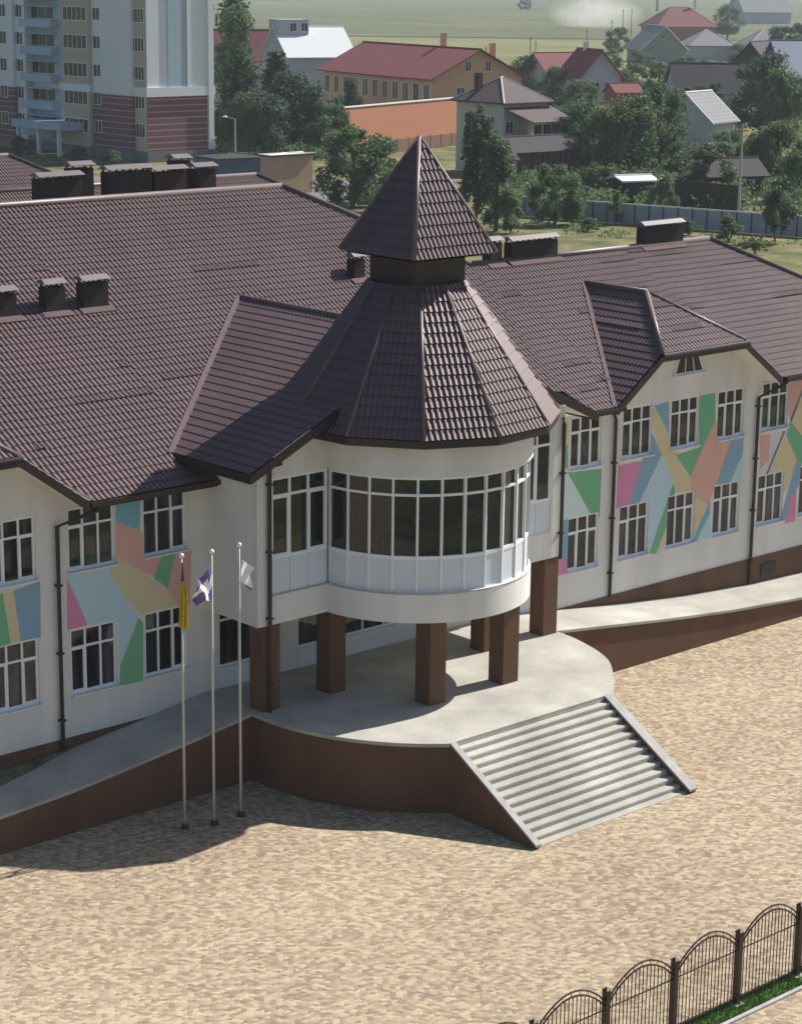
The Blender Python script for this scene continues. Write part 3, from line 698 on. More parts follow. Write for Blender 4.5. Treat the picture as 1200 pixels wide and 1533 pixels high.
# chimneys
def chimney(x0, x1, y0, y1, zb, zt_, capo=0.1):
    c_ = MB(); c_.box((x0, y0, zb), (x1, y1, zt_-0.14)); o = c_.build('chimney', M['chimney'], school)
    k = MB()
    n = max(2, int((x1-x0)/0.5)+1)
    for i in range(n):
        xx = x0+0.03+(x1-x0-0.12)*i/(n-1)
        for yy_ in (y0+0.03, y1-0.09): k.box((xx, yy_, zt_-0.14), (xx+0.06, yy_+0.06, zt_-0.02))
    cx, cy = (x0+x1)/2, (y0+y1)/2
    k.prism([(x0-capo, y0-capo, zt_-0.03), (x1+capo, y0-capo, zt_-0.03), (x1+capo, y1+capo, zt_-0.03), (x0-capo, y1+capo, zt_-0.03)],
            [(x0-capo*.6, cy-.05, zt_+0.09), (x1+capo*.6, cy-.05, zt_+0.09), (x1+capo*.6, cy+.05, zt_+0.09), (x0-capo*.6, cy+.05, zt_+0.09)])
    k.build('chimney_cap', M['cap'], o)
    fl = MB(); fl.prism([(x0-.15, y0-.22, wz(y0-.22)+.055), (x1+.15, y0-.22, wz(y0-.22)+.055), (x1+.15, y0, wz(y0)+.055), (x0-.15, y0, wz(y0)+.055)], [(x0-.15, y0-.22, wz(y0-.22)+.075), (x1+.15, y0-.22, wz(y0-.22)+.075), (x1+.15, y0, wz(y0)+.075), (x0-.15, y0, wz(y0)+.075)])
    if y0 < 57: fl.build('flashing_or_glare', M['flash'], o)
for x0, x1, zt_ in ((31.6, 33.0, 13.08), (34.0, 34.66, 13.15), (35.3, 36.18, 13.15), (45.85, 46.3, 13.05), (52.05, 52.62, 13.12), (53.1, 55.4, 13.05), (60.0, 62.2, 13.12)):
    chimney(x0, x1, 53.1, 53.5, 11.9, zt_, 0.07)
for x0, x1, y0, zt_ in ((38.3, 39.95, 60.0, 15.5), (40.35, 41.2, 61.2, 15.68), (41.0, 42.75, 60.0, 15.6), (42.85, 44.2, 60.0, 15.5), (44.45, 45.1, 61.0, 15.75), (44.75, 45.6, 60.2, 15.5)):
    chimney(x0, x1, y0, y0+0.5, 13.0, zt_, 0.08)
# rear wings of the school
def hip_block(Px, Py, zr_, length, name):
    b = MB(); hw = (zr_-EAVE_Z)/SL; xa = Px-length
    tile_roof(b, [(xa, Py, zr_), (Px, Py, zr_), (Px+hw, Py-hw, EAVE_Z), (xa, Py-hw, EAVE_Z)], K=4)
    tile_roof(b, [(Px, Py, zr_), (Px+hw, Py-hw, EAVE_Z), (Px+hw, Py+hw, EAVE_Z)], K=4)
    tile_roof(b, [(xa, Py, zr_), (Px, Py, zr_), (Px+hw, Py+hw, EAVE_Z), (xa, Py+hw, EAVE_Z)], K=4)
    o = b.build(name, M['roof'], school)
    c_ = MB(); cap(c_, (xa, Py, zr_), (Px, Py, zr_)); cap(c_, (Px, Py, zr_), (Px+hw, Py-hw, EAVE_Z)); c_.build('ridge_cap', M['ridge'], o, smooth=True)
    w_ = MB(); w_.box((xa+.5, Py-hw+.7, 0), (Px+hw-.7, Py+hw-.7, EAVE_Z-.02)); w_.build('rear_wall', M['wall'], school)
P = at_z(12, 233, 13.0); hip_block(P.x, P.y, 13.0, 16, 'rear_wing_roof')
P = at_z(383, 262, 12.4); hip_block(P.x, P.y, 12.4, 22, 'rear_wing_roof')

# ---- platform, stair, ramps
plat = thing('entrance_platform', 'raised round concrete platform with brown wall under the bay of the school', 'platform', (41, 42, 0))
PC, PR = (41.0, 44.3), 6.02; SX0, SX1, SY = 37.5, 43.85, 39.42
t0 = math.atan2(SY-PC[1], SX0-PC[0]); t1 = math.atan2(SY-PC[1], SX1-PC[0])
out = [(PC[0]-PR, 47.0)]
for i in range(25): t = -math.pi+(t0+math.pi)*i/24; out.append((PC[0]+PR*math.cos(t), PC[1]+PR*math.sin(t)))
for i in range(25):
    t = t1+(0-t1)*i/24; pr = np.interp(i/24, [0, .3, .55, .8, 1], [math.hypot(SX1-PC[0], SY-PC[1]), 5.58, 5.77, 5.85, 5.98]); out.append((PC[0]+pr*math.cos(t), PC[1]+pr*math.sin(t)))
out.append((PC[0]+PR, 47.0))
d_ = MB()
def inset(k): return [(PC[0]+(x-PC[0])*k, PC[1]+(y-PC[1])*k if y < 46.9 else y) for x, y in out]
d_.prism([(x, y, 1.90) for x, y in inset(1.006)], [(x, y, 2.0) for x, y in inset(1.006)]); d_.build('deck', M['concrete'], plat)
b_ = MB(); b_.prism([(x, y, 0) for x, y in out], [(x, y, 1.90) for x, y in out]); b_.build('retaining_wall', M['brown'], plat)
NS = 13; rise = 2.0/NS; run = (SY-36.2)/NS
st = MB()
for i in range(NS):
    z = 2.0-rise*(i+1); y1_ = SY-run*i
    if i == NS-1: z = 0.02
    a, b = SX0+0.16, SX1-0.28
    yf_ = y1_-run; c_ = 0.04 if i < NS-1 else 0.01
    prof_ = [(yf_, -.05), (yf_, z-c_), (yf_+c_*.3, z-c_*.35), (yf_+c_, z), (y1_+.3, z), (y1_+.3, -.05)]
    st.prism([(a, py_, pz_) for py_, pz_ in prof_][::-1], [(b, py_, pz_) for py_, pz_ in prof_][::-1])
st.box((SX0+.16, SY-.045, 1.70), (SX1-.28, SY+.02, 1.897)); st.build('steps', M['concrete'], plat)
for a, b in ((SX0, SX0+0.16), (SX1-0.28, SX1)):
    c_ = MB(); y0_, y1_ = 36.1, SY+0.02
    c_.prism([(a, y0_, -.02), (b, y0_, -.02), (b, y1_, -.02), (a, y1_, -.02)], [(a, y0_, 0.06), (b, y0_, 0.06), (b, y1_, 2.0), (a, y1_, 2.0)]); c_.build('stair_cheek', M['brown'], plat)
    k_ = MB(); k_.prism([(a-.02, y0_-.04, 0.065), (b+.02, y0_-.04, 0.065), (b+.02, y1_-.07, 1.97), (a-.02, y1_-.07, 1.97)], [(a-.02, y0_-.04, 0.125), (b+.02, y0_-.04, 0.125), (b+.02, y1_-.07, 2.03), (a-.02, y1_-.07, 2.03)])
    k_.build('cheek_coping', M['kerb'], plat)
def ramp_thing(pts, label, yf=44.75, yb=46.95, moss=False):
    r = thing('ramp', label, 'ramp', (pts[0][0], yf, 0))
    w_, k_ = MB(), MB()
    for (xa, za), (xb, zb) in zip(pts[:-1], pts[1:]):
        w_.prism([(xa, yf, 0), (xb, yf, 0), (xb, yb, 0), (xa, yb, 0)], [(xa, yf, za-.09), (xb, yf, zb-.09), (xb, yb, zb-.09), (xa, yb, za-.09)])
        k_.prism([(xa, yf-.05, za-.09), (xb, yf-.05, zb-.09), (xb, yb, zb-.09), (xa, yb, za-.09)], [(xa, yf-.05, za), (xb, yf-.05, zb), (xb, yb, zb), (xa, yb, za)])
    w_.build('side_wall', M['brown'], r); k_.build('deck', M['concrete'], r); return r
ramp_thing([(20, 1.0), (26.75, 1.06), (29.0, 1.22), (30.9, 1.44), (33.1, 1.72), (35.0, 2.0)], 'shaded concrete ramp with brown side wall rising behind the three flagpoles')
g = MB(); g.prism([(20, 46.25, 0.6), (27.5, 46.25, 0.6), (30.4, 46.93, 0.6), (20, 46.94, 0.6)], [(20, 46.25, 1.03), (27.5, 46.25, 1.12), (30.4, 46.93, 1.41), (20, 46.94, 1.06)])
structure('soil_strip', g, M['moss'])
ramp_thing([(46.95, 1.99), (49.1, 1.74), (52.3, 1.36), (55.8, 1.01), (59.5, 0.75), (64, 0.62), (78, 0.55)], 'sunlit pale concrete ramp with brown side wall falling along the right wing')

# ================================================================== FOREGROUND
fence = thing('iron_fence', 'brown wrought iron fence with arched panels between square posts at the plaza edge', 'fence', (34, 27.2, 0))
fx = [28.31+2.137*i for i in range(-4, 8)]
for x in fx:
    p_ = MB(); p_.box((x-.065, 27.095, -0.02), (x+.065, 27.225, 1.74)); p_.prism([(x-.08, 27.08, 1.74), (x+.08, 27.08, 1.74), (x+.08, 27.24, 1.74), (x-.08, 27.24, 1.74)], [(x-.01, 27.15, 1.80), (x+.01, 27.15, 1.80), (x+.01, 27.17, 1.80), (x-.01, 27.17, 1.80)])
    p_.build('post', M['iron'], fence)
    p_ = MB(); p_.box((x-.14, 27.02, -0.05), (x+.14, 27.30, 0.03)); p_.build('post_footing', M['kerb'], fence)
for a, b in zip(fx[:-1], fx[1:]):
    p_ = MB(); a += .065; b -= .065; W = b-a; yc = 27.16
    def arch(t, off=0): return 1.50+off+0.52*math.sin(math.pi*t)**0.8 if 0 < t < 1 else 1.50+off
    for off in (0, -0.11): p_.tube([(a+W*t/14, yc, arch(t/14, off)) for t in range(15)], 0.021, 6)
    for z in (0.14, 1.30): p_.tube([(a, yc, z), (b, yc, z)], 0.015, 6)
    for i in range(1, 17):
        t = i/17; p_.tube([(a+W*t, yc, 0.06), (a+W*t, yc, arch(t, -0.11))], 0.0125, 5)
    for i in range(1, 8):
        t = i/8; p_.tube([(a+W*t, yc, arch(t, -0.11)), (a+W*t, yc, arch(t, 0.03))], 0.008, 5)
    p_.build('panel', M['iron'], fence)

# flagpoles
def flagpole(x, y, h, label):
    t = thing('flagpole', label, 'flagpole', (x, y, 0), 'flagpoles before the left wing')
    p_ = MB(); p_.tube([(x, y, 0), (x, y, h*0.6), (x, y, h)], [0.038, 0.033, 0.024], 10); p_.build('pole', M['pole'], t, smooth=True)
    p_ = MB(); p_.lathe((x, y, h), [(0.001, -.02), (0.045, 0.0), (0.07, .05), (0.06, .10), (0.001, .13)], 12); p_.build('finial', M['sill'], t, smooth=True)
    p_ = MB(); p_.lathe((x, y, 0), [(0.001, 0.12), (0.08, .12), (0.10, .05), (0.12, .0)], 12); p_.build('base_collar', M['dark'], t)
    return t
flagpole(31.45, 43.13, 7.42, 'pale flagpole nearest the left edge flying the yellow flag')
flagpole(32.19, 42.83, 7.46, 'pale flagpole between its two neighbours flying the purple and white flag')
flagpole(33.10, 42.85, 7.48, 'pale flagpole nearest the entrance platform flying the white flag')
def cloth(name, fn, nu, nv, mats, pick, label):
    mb = MB(); P = [[fn(i/nu, j/nv) for i in range(nu+1)] for j in range(nv+1)]
    for j in range(nv):
        for i in range(nu): mb.quad([P[j][i], P[j][i+1], P[j+1][i+1], P[j+1][i]], pick((i+.5)/nu, (j+.5)/nv))
    o = mb.build(name, mats, smooth=True, weld=True); return tag(o, label, 'flag', 'flags on the three poles')
FB = mat('flag_blue', (0.09, 0.09, 0.20), 0.8, 0.1); FY = mat('flag_yellow', (0.55, 0.43, 0.03), 0.8, 0.12, 6); FP = mat('flag_purple', (0.14, 0.10, 0.26), 0.8, 0.12, 5)
FW = mat('flag_white', (0.80, 0.78, 0.80), 0.8, 0.05, 5); FG = mat('flag_green', (0.16, 0.22, 0.15), 0.8, 0.1, 5)
def f1(u, v):      # limp, gathered down the pole
    wdt = 0.05+0.25*max(0, min(1, (v-0.22)/0.35)); z = 7.30-1.72*v-0.10*u*v
    return (31.45-0.02+(u-0.35)*wdt, 43.13-0.05-0.07*math.sin(u*16+v*3)*min(1, v*3), z)
cloth('flag', f1, 22, 18, [FB, FY], lambda u, v: 0 if v < 0.30 else 1, 'limp yellow and dark blue flag hanging down its pole')
def f2(u, v):
    z = 7.22-0.95*v-0.48*u+0.42*u*v+0.05*math.sin(u*9+v*4); return (32.19-0.03-0.62*u, 42.83-0.04-0.12*math.sin(u*8+v*5)*u-0.1*u, z)
cloth('flag', f2, 24, 20, [FP, FW], lambda u, v: 1 if abs(v-0.50-0.12*math.sin(u*6)) < 0.14 or (0.22 < u < 0.40 and v > 0.3) else 0, 'purple flag with a white cross blowing out from the pole')
def f3(u, v):
    z = 7.18-0.62*v-0.32*u; return (33.10+0.03+0.40*u-0.12*v*u, 42.85-0.04-0.10*math.sin(u*9+v*6)*u, z)
cloth('flag', f3, 20, 16, [FW, FG], lambda u, v: 1 if (v > 0.86 and u > .3) or (u < .06 and v < .4) else 0, 'small white flag folded round the top of its pole')

# ================================================================== TREES
def leaf_cards(V, Fq, centers, rad, n, size, flat=0.9):
    """leaf clumps: many small faces spread in the shells of the clumps"""
    c = centers[rng.integers(0, len(centers), n)]; rr = rad if np.isscalar(rad) else rad[:]
    d = rng.normal(size=(n, 3)); d /= np.linalg.norm(d, axis=1)[:, None]
    k = rng.uniform(0.35, 1.05, n)[:, None]
    p = c[:, :3]+d*k*c[:, 3:4]*np.array([1, 1, flat])
    a = rng.normal(size=(n, 3)); a /= np.linalg.norm(a, axis=1)[:, None]
    nn = d+0.7*rng.normal(size=(n, 3)); nn /= np.linalg.norm(nn, axis=1)[:, None]
    a = np.cross(nn, a); a /= np.linalg.norm(a, axis=1)[:, None]+1e-9; b = np.cross(nn, a)
    s = size*rng.uniform(0.6, 1.4, n)[:, None]
    q = np.stack([p-a*s-b*s*.6, p+a*s-b*s*.5, p+a*s*.8+b*s*.7, p-a*s*.7+b*s*.6], 1)
    base = len(V); V.extend(map(tuple, q.reshape(-1, 3).tolist())); Fq.extend((np.arange(4*n).reshape(n, 4)+base).tolist())
def make_tree(kind, seed):
    """unit-height tree at the origin; returns (trunk mesh, crown mesh)"""
    global rng
    rng = np.random.default_rng(seed); rnd = random.Random(seed)
    t = MB(); V = []; Fq = []
    if kind == 'broad':
        t.tube([(0, 0, 0), (0.01, 0, .2), (0.0, 0.02, .45), (0, 0, .75)], [.028, .022, .015, .005], 7)
        C = []
        for i in range(34):
            an = rnd.uniform(0, 6.28); z = rnd.uniform(.22, .93); r = (0.36*math.sin(math.pi*min(1, (z-.05)/.95))**.7)*rnd.uniform(.35, 1.0)
            C.append((r*math.cos(an), r*math.sin(an), z, rnd.uniform(.09, .17)))
            if i % 3 == 0: t.tube([(0, 0, z*.6), (r*.6*math.cos(an), r*.6*math.sin(an), z*.85), (r*math.cos(an), r*math.sin(an), z)], [.011, .007, .003], 5)
        leaf_cards(V, Fq, np.array(C), 1, 6500, .015)
    elif kind == 'round':
        t.tube([(0, 0, 0), (0.0, 0, .3), (0, 0, .7)], [.03, .02, .006], 7); C = []
        for i in range(34):
            an = rnd.uniform(0, 6.28); z = rnd.uniform(.10, .88); r = (0.50*math.sin(math.pi*min(1, (z+.12)/1.12))**.6)*rnd.uniform(.3, 1.0)
            C.append((r*math.cos(an), r*math.sin(an), z, rnd.uniform(.08, .15)))
            if i % 4 == 0: t.tube([(0, 0, z*.5), (r*math.cos(an), r*math.sin(an), z)], [.012, .003], 5)
        leaf_cards(V, Fq, np.array(C), 1, 8000, .016)
    elif kind == 'tall':
        t.tube([(0, 0, 0), (0.005, 0, .4), (0, 0.004, .95)], [.016, .011, .002], 7); C = []
        for i in range(44):
            z = rnd.uniform(.10, .97); an = rnd.uniform(0, 6.28); r = (.125*(1-abs(z-.42)/.62)**.5 if abs(z-.42) < .62 else 0.01)*rnd.uniform(.3, 1)
            C.append((r*math.cos(an), r*math.sin(an), z, rnd.uniform(.04, .08)))
            if i % 4 == 0: t.tube([(0, 0, z-.05), (r*math.cos(an), r*math.sin(an), z)], [.006, .002], 4)
        leaf_cards(V, Fq, np.array(C), 1, 6500, .010, 1.6)
    elif kind == 'fir':
        t.tube([(0, 0, 0), (0, 0, .97)], [.018, .002], 7); C = []
        for k in range(17):
            z = .08+.88*k/17; rr = .21*(1-z)**.85+.012
            for i in range(9):
                an = 6.28*i/9+rnd.uniform(-.3, .3); r = rr*rnd.uniform(.45, 1.05); C.append((r*math.cos(an), r*math.sin(an), z-.12*r, .03+.05*(1-z)))
        leaf_cards(V, Fq, np.array(C), 1, 7000, .011, .7)
    elif kind == 'birch':
        t.tube([(0, 0, 0), (0.01, 0, .5), (-.01, 0, .95)], [.016, .011, .002], 7); C = []
        for i in range(30):
            z = rnd.uniform(.3, .97); an = rnd.uniform(0, 6.28); r = .16*math.sin(math.pi*min(1, max(.1, (1.02-z)/.75)))**.6*rnd.uniform(.2, 1)
            for k in range(5): C.append((r*math.cos(an)*(1+.08*k), r*math.sin(an)*(1+.08*k), z-.045*k, .034))
            t.tube([(0, 0, z-.1), (r*math.cos(an), r*math.sin(an), z)], [.005, .0015], 4)
        leaf_cards(V, Fq, np.array(C), 1, 7500, .0095, 1.3)
    else:  # bush
        C = []
        for i in range(5):
            an = rnd.uniform(0, 6.28); t.tube([(0, 0, 0), (.2*math.cos(an), .2*math.sin(an), .55)], [.02, .006], 5)
        for i in range(24):
            an = rnd.uniform(0, 6.28); z = rnd.uniform(.12, .86); r = .46*math.sin(math.pi*min(1, (z+.25)/1.2))*rnd.uniform(.2, 1)
            C.append((r*math.cos(an), r*math.sin(an), z, rnd.uniform(.09, .17)))
        leaf_cards(V, Fq, np.array(C), 1, 4500, .021)
    c = MB(); c.v = V; c.f = Fq; c.mi = [0]*len(Fq)
    return t, c
TREE = {}
def proto(kind, lm, seed):
    key = (kind, lm, seed)
    if key not in TREE:
        t, c = make_tree(kind, seed)
        def mk(mb, nm, mt):
            me = bpy.data.meshes.new(nm); me.from_pydata(mb.v, [], mb.f); me.materials.append(mt); me.update(); return me
        TREE[key] = (mk(t, 'trunk', M['bark']), mk(c, 'crown', M[lm]))
    return TREE[key]
NAMES = {'broad': ('broadleaf_tree', 'tree'), 'round': ('round_tree', 'tree'), 'tall': ('poplar_tree', 'tree'), 'fir': ('fir_tree', 'tree'), 'birch': ('birch_tree', 'tree'), 'bush': ('bush', 'bush')}
def tree(kind, lm, px, py, hpx, label, wide=1.0, seed=1, group='trees among the houses', z=0.0):
    p = at_z(px, py, z); dist = (p-Vector((0, 0, H))).length; h = hpx*dist/F_PX
    mt, mc = proto(kind, lm, seed)
    nm, cat = NAMES[kind]
    r = bpy.data.objects.new(nm, None); COL.objects.link(r); r.location = p; r.rotation_euler = (0, 0, px*0.37); r.scale = (h*wide, h*wide, h)
    tag(r, label, cat, group); r.empty_display_size = 0.3
    for n_, me in (('trunk', mt), ('crown', mc)):
        o = bpy.data.objects.new(n_, me); COL.objects.link(o); o.parent = r
TREES = [
 ('tall', 'needle', 343, 222, 245, 'tall dark poplar standing right beside the apartment tower', 1.15, 1),
 ('tall', 'leaf', 356, 226, 205, 'narrow green tree just right of the tall dark poplar', 1.1, 2),
 ('fir', 'needle', 415, 226, 155, 'pointed dark fir rising before the pale gabled house', 1.25, 1),
 ('broad', 'leaf', 385, 230, 98, 'brownish green tree between the poplars and the pointed fir', 1.1, 1),
 ('broad', 'needle', 440, 230, 118, 'dark broad tree in front of the white roofed house', 1.2, 2),
 ('broad', 'needle', 398, 236, 92, 'low dark tree behind the lane with the street lamp', 1.4, 3),
 ('bush', 'needle', 30, 236, 34, 'dark shrub at the left edge before the apartment tower', 1.3, 1),
 ('bush', 'leaf', 168, 246, 22, 'low shrub under the brick corner of the apartment tower', 1.8, 2),
 ('bush', 'needle', 115, 244, 26, 'dark shrub below the tower windows nearest the back chimneys', 1.8, 3),
 ('broad', 'leaf', 1045, 150, 60, 'green tree right of the yellowish one below the green gable', 1.2, 6),
 ('round', 'leaf', 815, 118, 36, 'small tree at the field edge left of the red roofs', 1.3, 1),
 ('broad', 'leaf', 855, 232, 80, 'mid green tree rising behind the timber shed', 1.2, 6),
 ('broad', 'leaf2', 925, 235, 70, 'light tree in the thick of the garden trees', 1.3, 4),
 ('broad', 'leaf', 1075, 138, 44, 'tree at the eaves of the pale hipped roof', 1.3, 4),
 ('round', 'leaf2', 1000, 190, 46, 'light bushy tree under the dark roofed cottage', 1.3, 2),
 ('broad', 'leaf', 965, 205, 66, 'tall tree above the thick of the garden trees', 1.3, 5),
 ('round', 'leaf', 1200, 155, 50, 'tree at the right edge before the blue roof', 1.2, 2),
 ('round', 'leaf2', 1085, 255, 62, 'light bushy tree at the corner of the grey roofed cottage', 1.2, 3),
 ('round', 'leaf', 960, 112, 36, 'little round tree in front of the green gable', 1.3, 3),
 ('round', 'leaf', 895, 300, 60, 'dense bush over the dark board fence', 1.1, 1),
 ('broad', 'leaf', 840, 118, 34, 'small tree at the far end of the red roofed annex', 1.4, 6),
 ('round', 'leaf', 478, 232, 88, 'bushy green tree at the left end of the orange brick wall', 1.0, 1),
 ('round', 'leaf', 528, 312, 128, 'big leafy tree left of the spire in front of the brick hall', 1.12, 2),
 ('round', 'leaf2', 560, 300, 95, 'smaller pale tree tucked against the big leafy tree by the spire', 1.0, 3),
 ('birch', 'willow', 712, 338, 190, 'slender drooping birch before the brown hipped house', 1.0, 1),
 ('tall', 'leaf', 742, 345, 140, 'dark leafy column beside the drooping birch', 1.6, 3),
 ('bush', 'leaf2', 764, 348, 58, 'bright green bush at the foot of the birch', 0.9, 1),
 ('round', 'leaf', 830, 335, 92, 'dense round bush left of the blue fence', 0.95, 2),
 ('bush', 'leaf2', 858, 338, 50, 'light leafy shrub at the near end of the blue fence', 0.7, 2),
 ('broad', 'leaf', 872, 262, 108, 'green tree right of the dark timber shed', 1.05, 4),
 ('broad', 'leaf2', 905, 268, 105, 'pale green tree behind the shed with the white roof', 1.0, 5),
 ('broad', 'leaf', 945, 268, 125, 'tall green tree left of the grey roofed cottage', 1.05, 6),
 ('broad', 'leaf', 985, 262, 130, 'leafy tree touching the gable of the grey roofed cottage', 0.8, 4),
 ('broad', 'leaf', 790, 158, 72, 'tree behind the ridge of the brown hipped house', 1.5, 5),
 ('broad', 'leaf', 835, 170, 70, 'tree in front of the small red roofed house', 1.3, 6),
 ('broad', 'leaf', 868, 195, 72, 'rounded tree below the small red roofed house', 1.3, 4),
 ('round', 'leaf', 905, 118, 48, 'far tree left of the green gabled house', 1.2, 1),
 ('round', 'leaf', 945, 150, 56, 'tree below the green gabled house', 1.3, 2),
 ('broad', 'leaf2', 985, 150, 55, 'yellowish tree between the green gable and the dark roofed cottage', 1.3, 5),
 ('round', 'leaf', 1018, 128, 44, 'dark round tree right of the green gabled house', 1.3, 3),
 ('round', 'leaf', 925, 80, 40, 'distant tree at the edge of the field beside the red roof', 1.0, 2),
 ('broad', 'leaf', 1088, 62, 52, 'distant tree between the red roof and the far grey gable', 1.1, 4),
 ('round', 'needle', 1180, 95, 62, 'distant dark tree at the right edge above the blue roof', 1.1, 1),
 ('round', 'leaf', 1112, 108, 42, 'far tree between the two pale hipped roofs', 1.2, 3),
 ('broad', 'needle', 1138, 210, 125, 'massive dark tree right of the grey roofed cottage', 1.05, 3),
 ('broad', 'leaf', 1172, 215, 110, 'green tree half hidden by the massive dark tree', 0.9, 6),
 ('round', 'willow', 1052, 302, 92, 'greyish leafy tree in front of the grey roofed cottage', 1.25, 3),
 ('round', 'leaf2', 1118, 272, 78, 'light green tree behind the concrete utility pole', 1.1, 1),
 ('broad', 'leaf2', 1162, 275, 90, 'yellow green tree left of the right edge above the garden', 1.2, 5),
 ('round', 'leaf', 1200, 300, 90, 'leafy tree cut by the right edge of the photograph', 1.0, 2),
 ('bush', 'willow', 993, 332, 72, 'young pale tree in front of the blue fence behind a chimney', 0.75, 3),
 ('bush', 'leaf2', 921, 336, 52, 'slim young shrub before the blue fence', 0.5, 1),
 ('bush', 'willow', 1160, 362, 88, 'young silvery tree at the right end of the yard', 0.72, 2),
 ('bush', 'leaf2', 1090, 362, 42, 'low weedy bush beside the utility pole', 1.2, 3),
 ('bush', 'leaf', 1030, 352, 26, 'small weed clump right of the pale young tree', 1.5, 1),
 ('bush', 'leaf2', 1130, 380, 24, 'weed clump in the dry grass by the roof hip', 1.6, 2),
 ('bush', 'leaf', 880, 345, 20, 'weed clump between two chimneys', 2.0, 3),
 ('round', 'leaf', 500, 200, 60, 'dark tree against the end of the brick hall', 0.8, 1),
 ('tall', 'needle', 525, 192, 72, 'little cypress in front of the brick hall windows', 1.6, 2),
 ('round', 'leaf', 785, 14, 20, 'lone dark tree in the middle of the field', 1.1, 3),
 ('round', 'leaf', 760, 140, 44, 'tree behind the red roofed brick hall', 1.2, 2),
 ('round', 'needle', 1060, 180, 60, 'dark tree behind the ridge of the grey roofed cottage', 1.0, 1),
 ('broad', 'leaf', 1020, 270, 56, 'low tree under the side wall of the grey roofed cottage', 1.4, 4),
]
for a in TREES:
    tree(*a[:7], seed=a[7] if len(a) > 7 else 1)  if False else tree(a[0], a[1], a[2], a[3], a[4], a[5], wide=a[6], seed=a[7])

# rough undergrowth in the gardens beyond the fence and under the trees by the lane
V = []; Fq = []
rng = np.random.default_rng(5); n = 70000
px = np.concatenate([rng.uniform(765, 1215, n), rng.uniform(330, 520, n//8)]); py = np.concatenate([150+170*rng.beta(1.6, 1.0, n), rng.uniform(212, 240, n//8)])
dens = np.sin(px*.045+py*.02)*np.sin(py*.09+px*.013)+.35*np.sin(px*.11+1)
ok = (dens > -.10) & (py < 316+.075*(px-765)); ok[n:] = True; px, py = px[ok], py[ok]
wx, wy = rng.uniform(760, 1215, 9000), rng.uniform(330, 372, 9000)
ok = (np.sin(wx*.06)*np.sin(wy*.21+wx*.02) > .30) & (wy < 348+.05*(wx-760)) & (wy > 331+.075*(wx-765)); px, py = np.concatenate([px, wx[ok]]), np.concatenate([py, wy[ok]])
P_ = [at_z(a, b) for a, b in zip(px, py)]
near = np.zeros(len(px), bool); near[len(px)-int(ok.sum()):] = True
C = np.array([(p.x, p.y, (0.4+0.8*abs(math.sin(p.x*.35)*math.cos(p.y*.4))) if not k else 0.15, 0.8) for p, k in zip(P_, near)])
m_ = len(C); d = rng.normal(size=(m_, 3)); c_ = C[:, :3]+d*np.where(near[:, None], np.array([[.5, .5, .22]]), np.array([[.6, .6, .45]])); c_[:, 2] = np.abs(c_[:, 2])
a_ = rng.normal(size=(m_, 3)); a_ /= np.linalg.norm(a_, axis=1)[:, None]; b_ = np.cross(a_, rng.normal(size=(m_, 3))); b_ /= np.linalg.norm(b_, axis=1)[:, None]
s_ = np.where(near, rng.uniform(.06, .14, m_), rng.uniform(.10, .26, m_))[:, None]
Q = np.stack([c_-a_*s_-b_*s_*.6, c_+a_*s_-b_*s_*.5, c_+a_*s_*.8+b_*s_*.7, c_-a_*s_*.7+b_*s_*.6], 1)
q = MB(); q.v = [tuple(v) for v in Q.reshape(-1, 3).tolist()]; q.f = np.arange(4*m_).reshape(m_, 4).tolist(); q.mi = [0]*m_
o = q.build('undergrowth', M['leaf']); tag(o, 'rough green undergrowth filling the gardens beyond the fence', 'undergrowth', kind='stuff')

# ================================================================== BACKGROUND BUILDINGS
B = {}
B['aptwhite'] = mat('apartment_render', (0.68, 0.70, 0.70), 0.85, 0.06, 0.1, 0.2)
B['aptblue'] = mat('apartment_blue', (0.38, 0.47, 0.54), 0.85, 0.06, 0.1, 0.2)
B['tanwall'] = mat('tan_wall', (0.42, 0.30, 0.18), 0.9, 0.1, 0.5, 0.2)
B['apttan'] = mat('apartment_tan', (0.46, 0.40, 0.31), 0.85, 0.06, 0.1, 0.2)
def stripes(name, c1, c2, period, duty=0.25):
    mt = mat(name, c1, 0.85); n, l, b = nodes(mt)
    tc = n.new('ShaderNodeTexCoord'); sp_ = n.new('ShaderNodeSeparateXYZ'); l.new(tc.outputs['Object'], sp_.inputs[0])
    d = n.new('ShaderNodeMath'); d.operation = 'DIVIDE'; d.inputs[1].default_value = period; l.new(sp_.outputs[2], d.inputs[0])
    f = n.new('ShaderNodeMath'); f.operation = 'FRACT'; l.new(d.outputs[0], f.inputs[0])
    g_ = n.new('ShaderNodeMath'); g_.operation = 'LESS_THAN'; g_.inputs[1].default_value = duty; l.new(f.outputs[0], g_.inputs[0])
    mx = n.new('ShaderNodeMix'); mx.data_type = 'RGBA'; mx.inputs[6].default_value = (*c1, 1); mx.inputs[7].default_value = (*c2, 1)
    l.new(g_.outputs[0], mx.inputs[0]); l.new(mx.outputs[2], b.inputs['Base Color']); return mt
B['aptbrick'] = stripes('apartment_brick', (0.165, 0.075, 0.082), (0.36, 0.24, 0.235), 0.72, 0.2)
B['aptbase'] = mat('apartment_plinth', (0.17, 0.17, 0.18), 0.9, 0.1, 0.3, 0.2)
B['brick'] = brick_mat('yellow_brick', (0.62, 0.36, 0.20), (0.55, 0.31, 0.17), (0.50, 0.36, 0.25), 0.5, 0.15)
B['orange'] = brick_mat('orange_brick', (0.47, 0.185, 0.095), (0.42, 0.165, 0.085), (0.45, 0.25, 0.16), 0.5, 0.15)
B['redroof'] = stripes('red_sheet_roof', (0.18, 0.045, 0.05), (0.15, 0.038, 0.042), 0.35, 0.3)
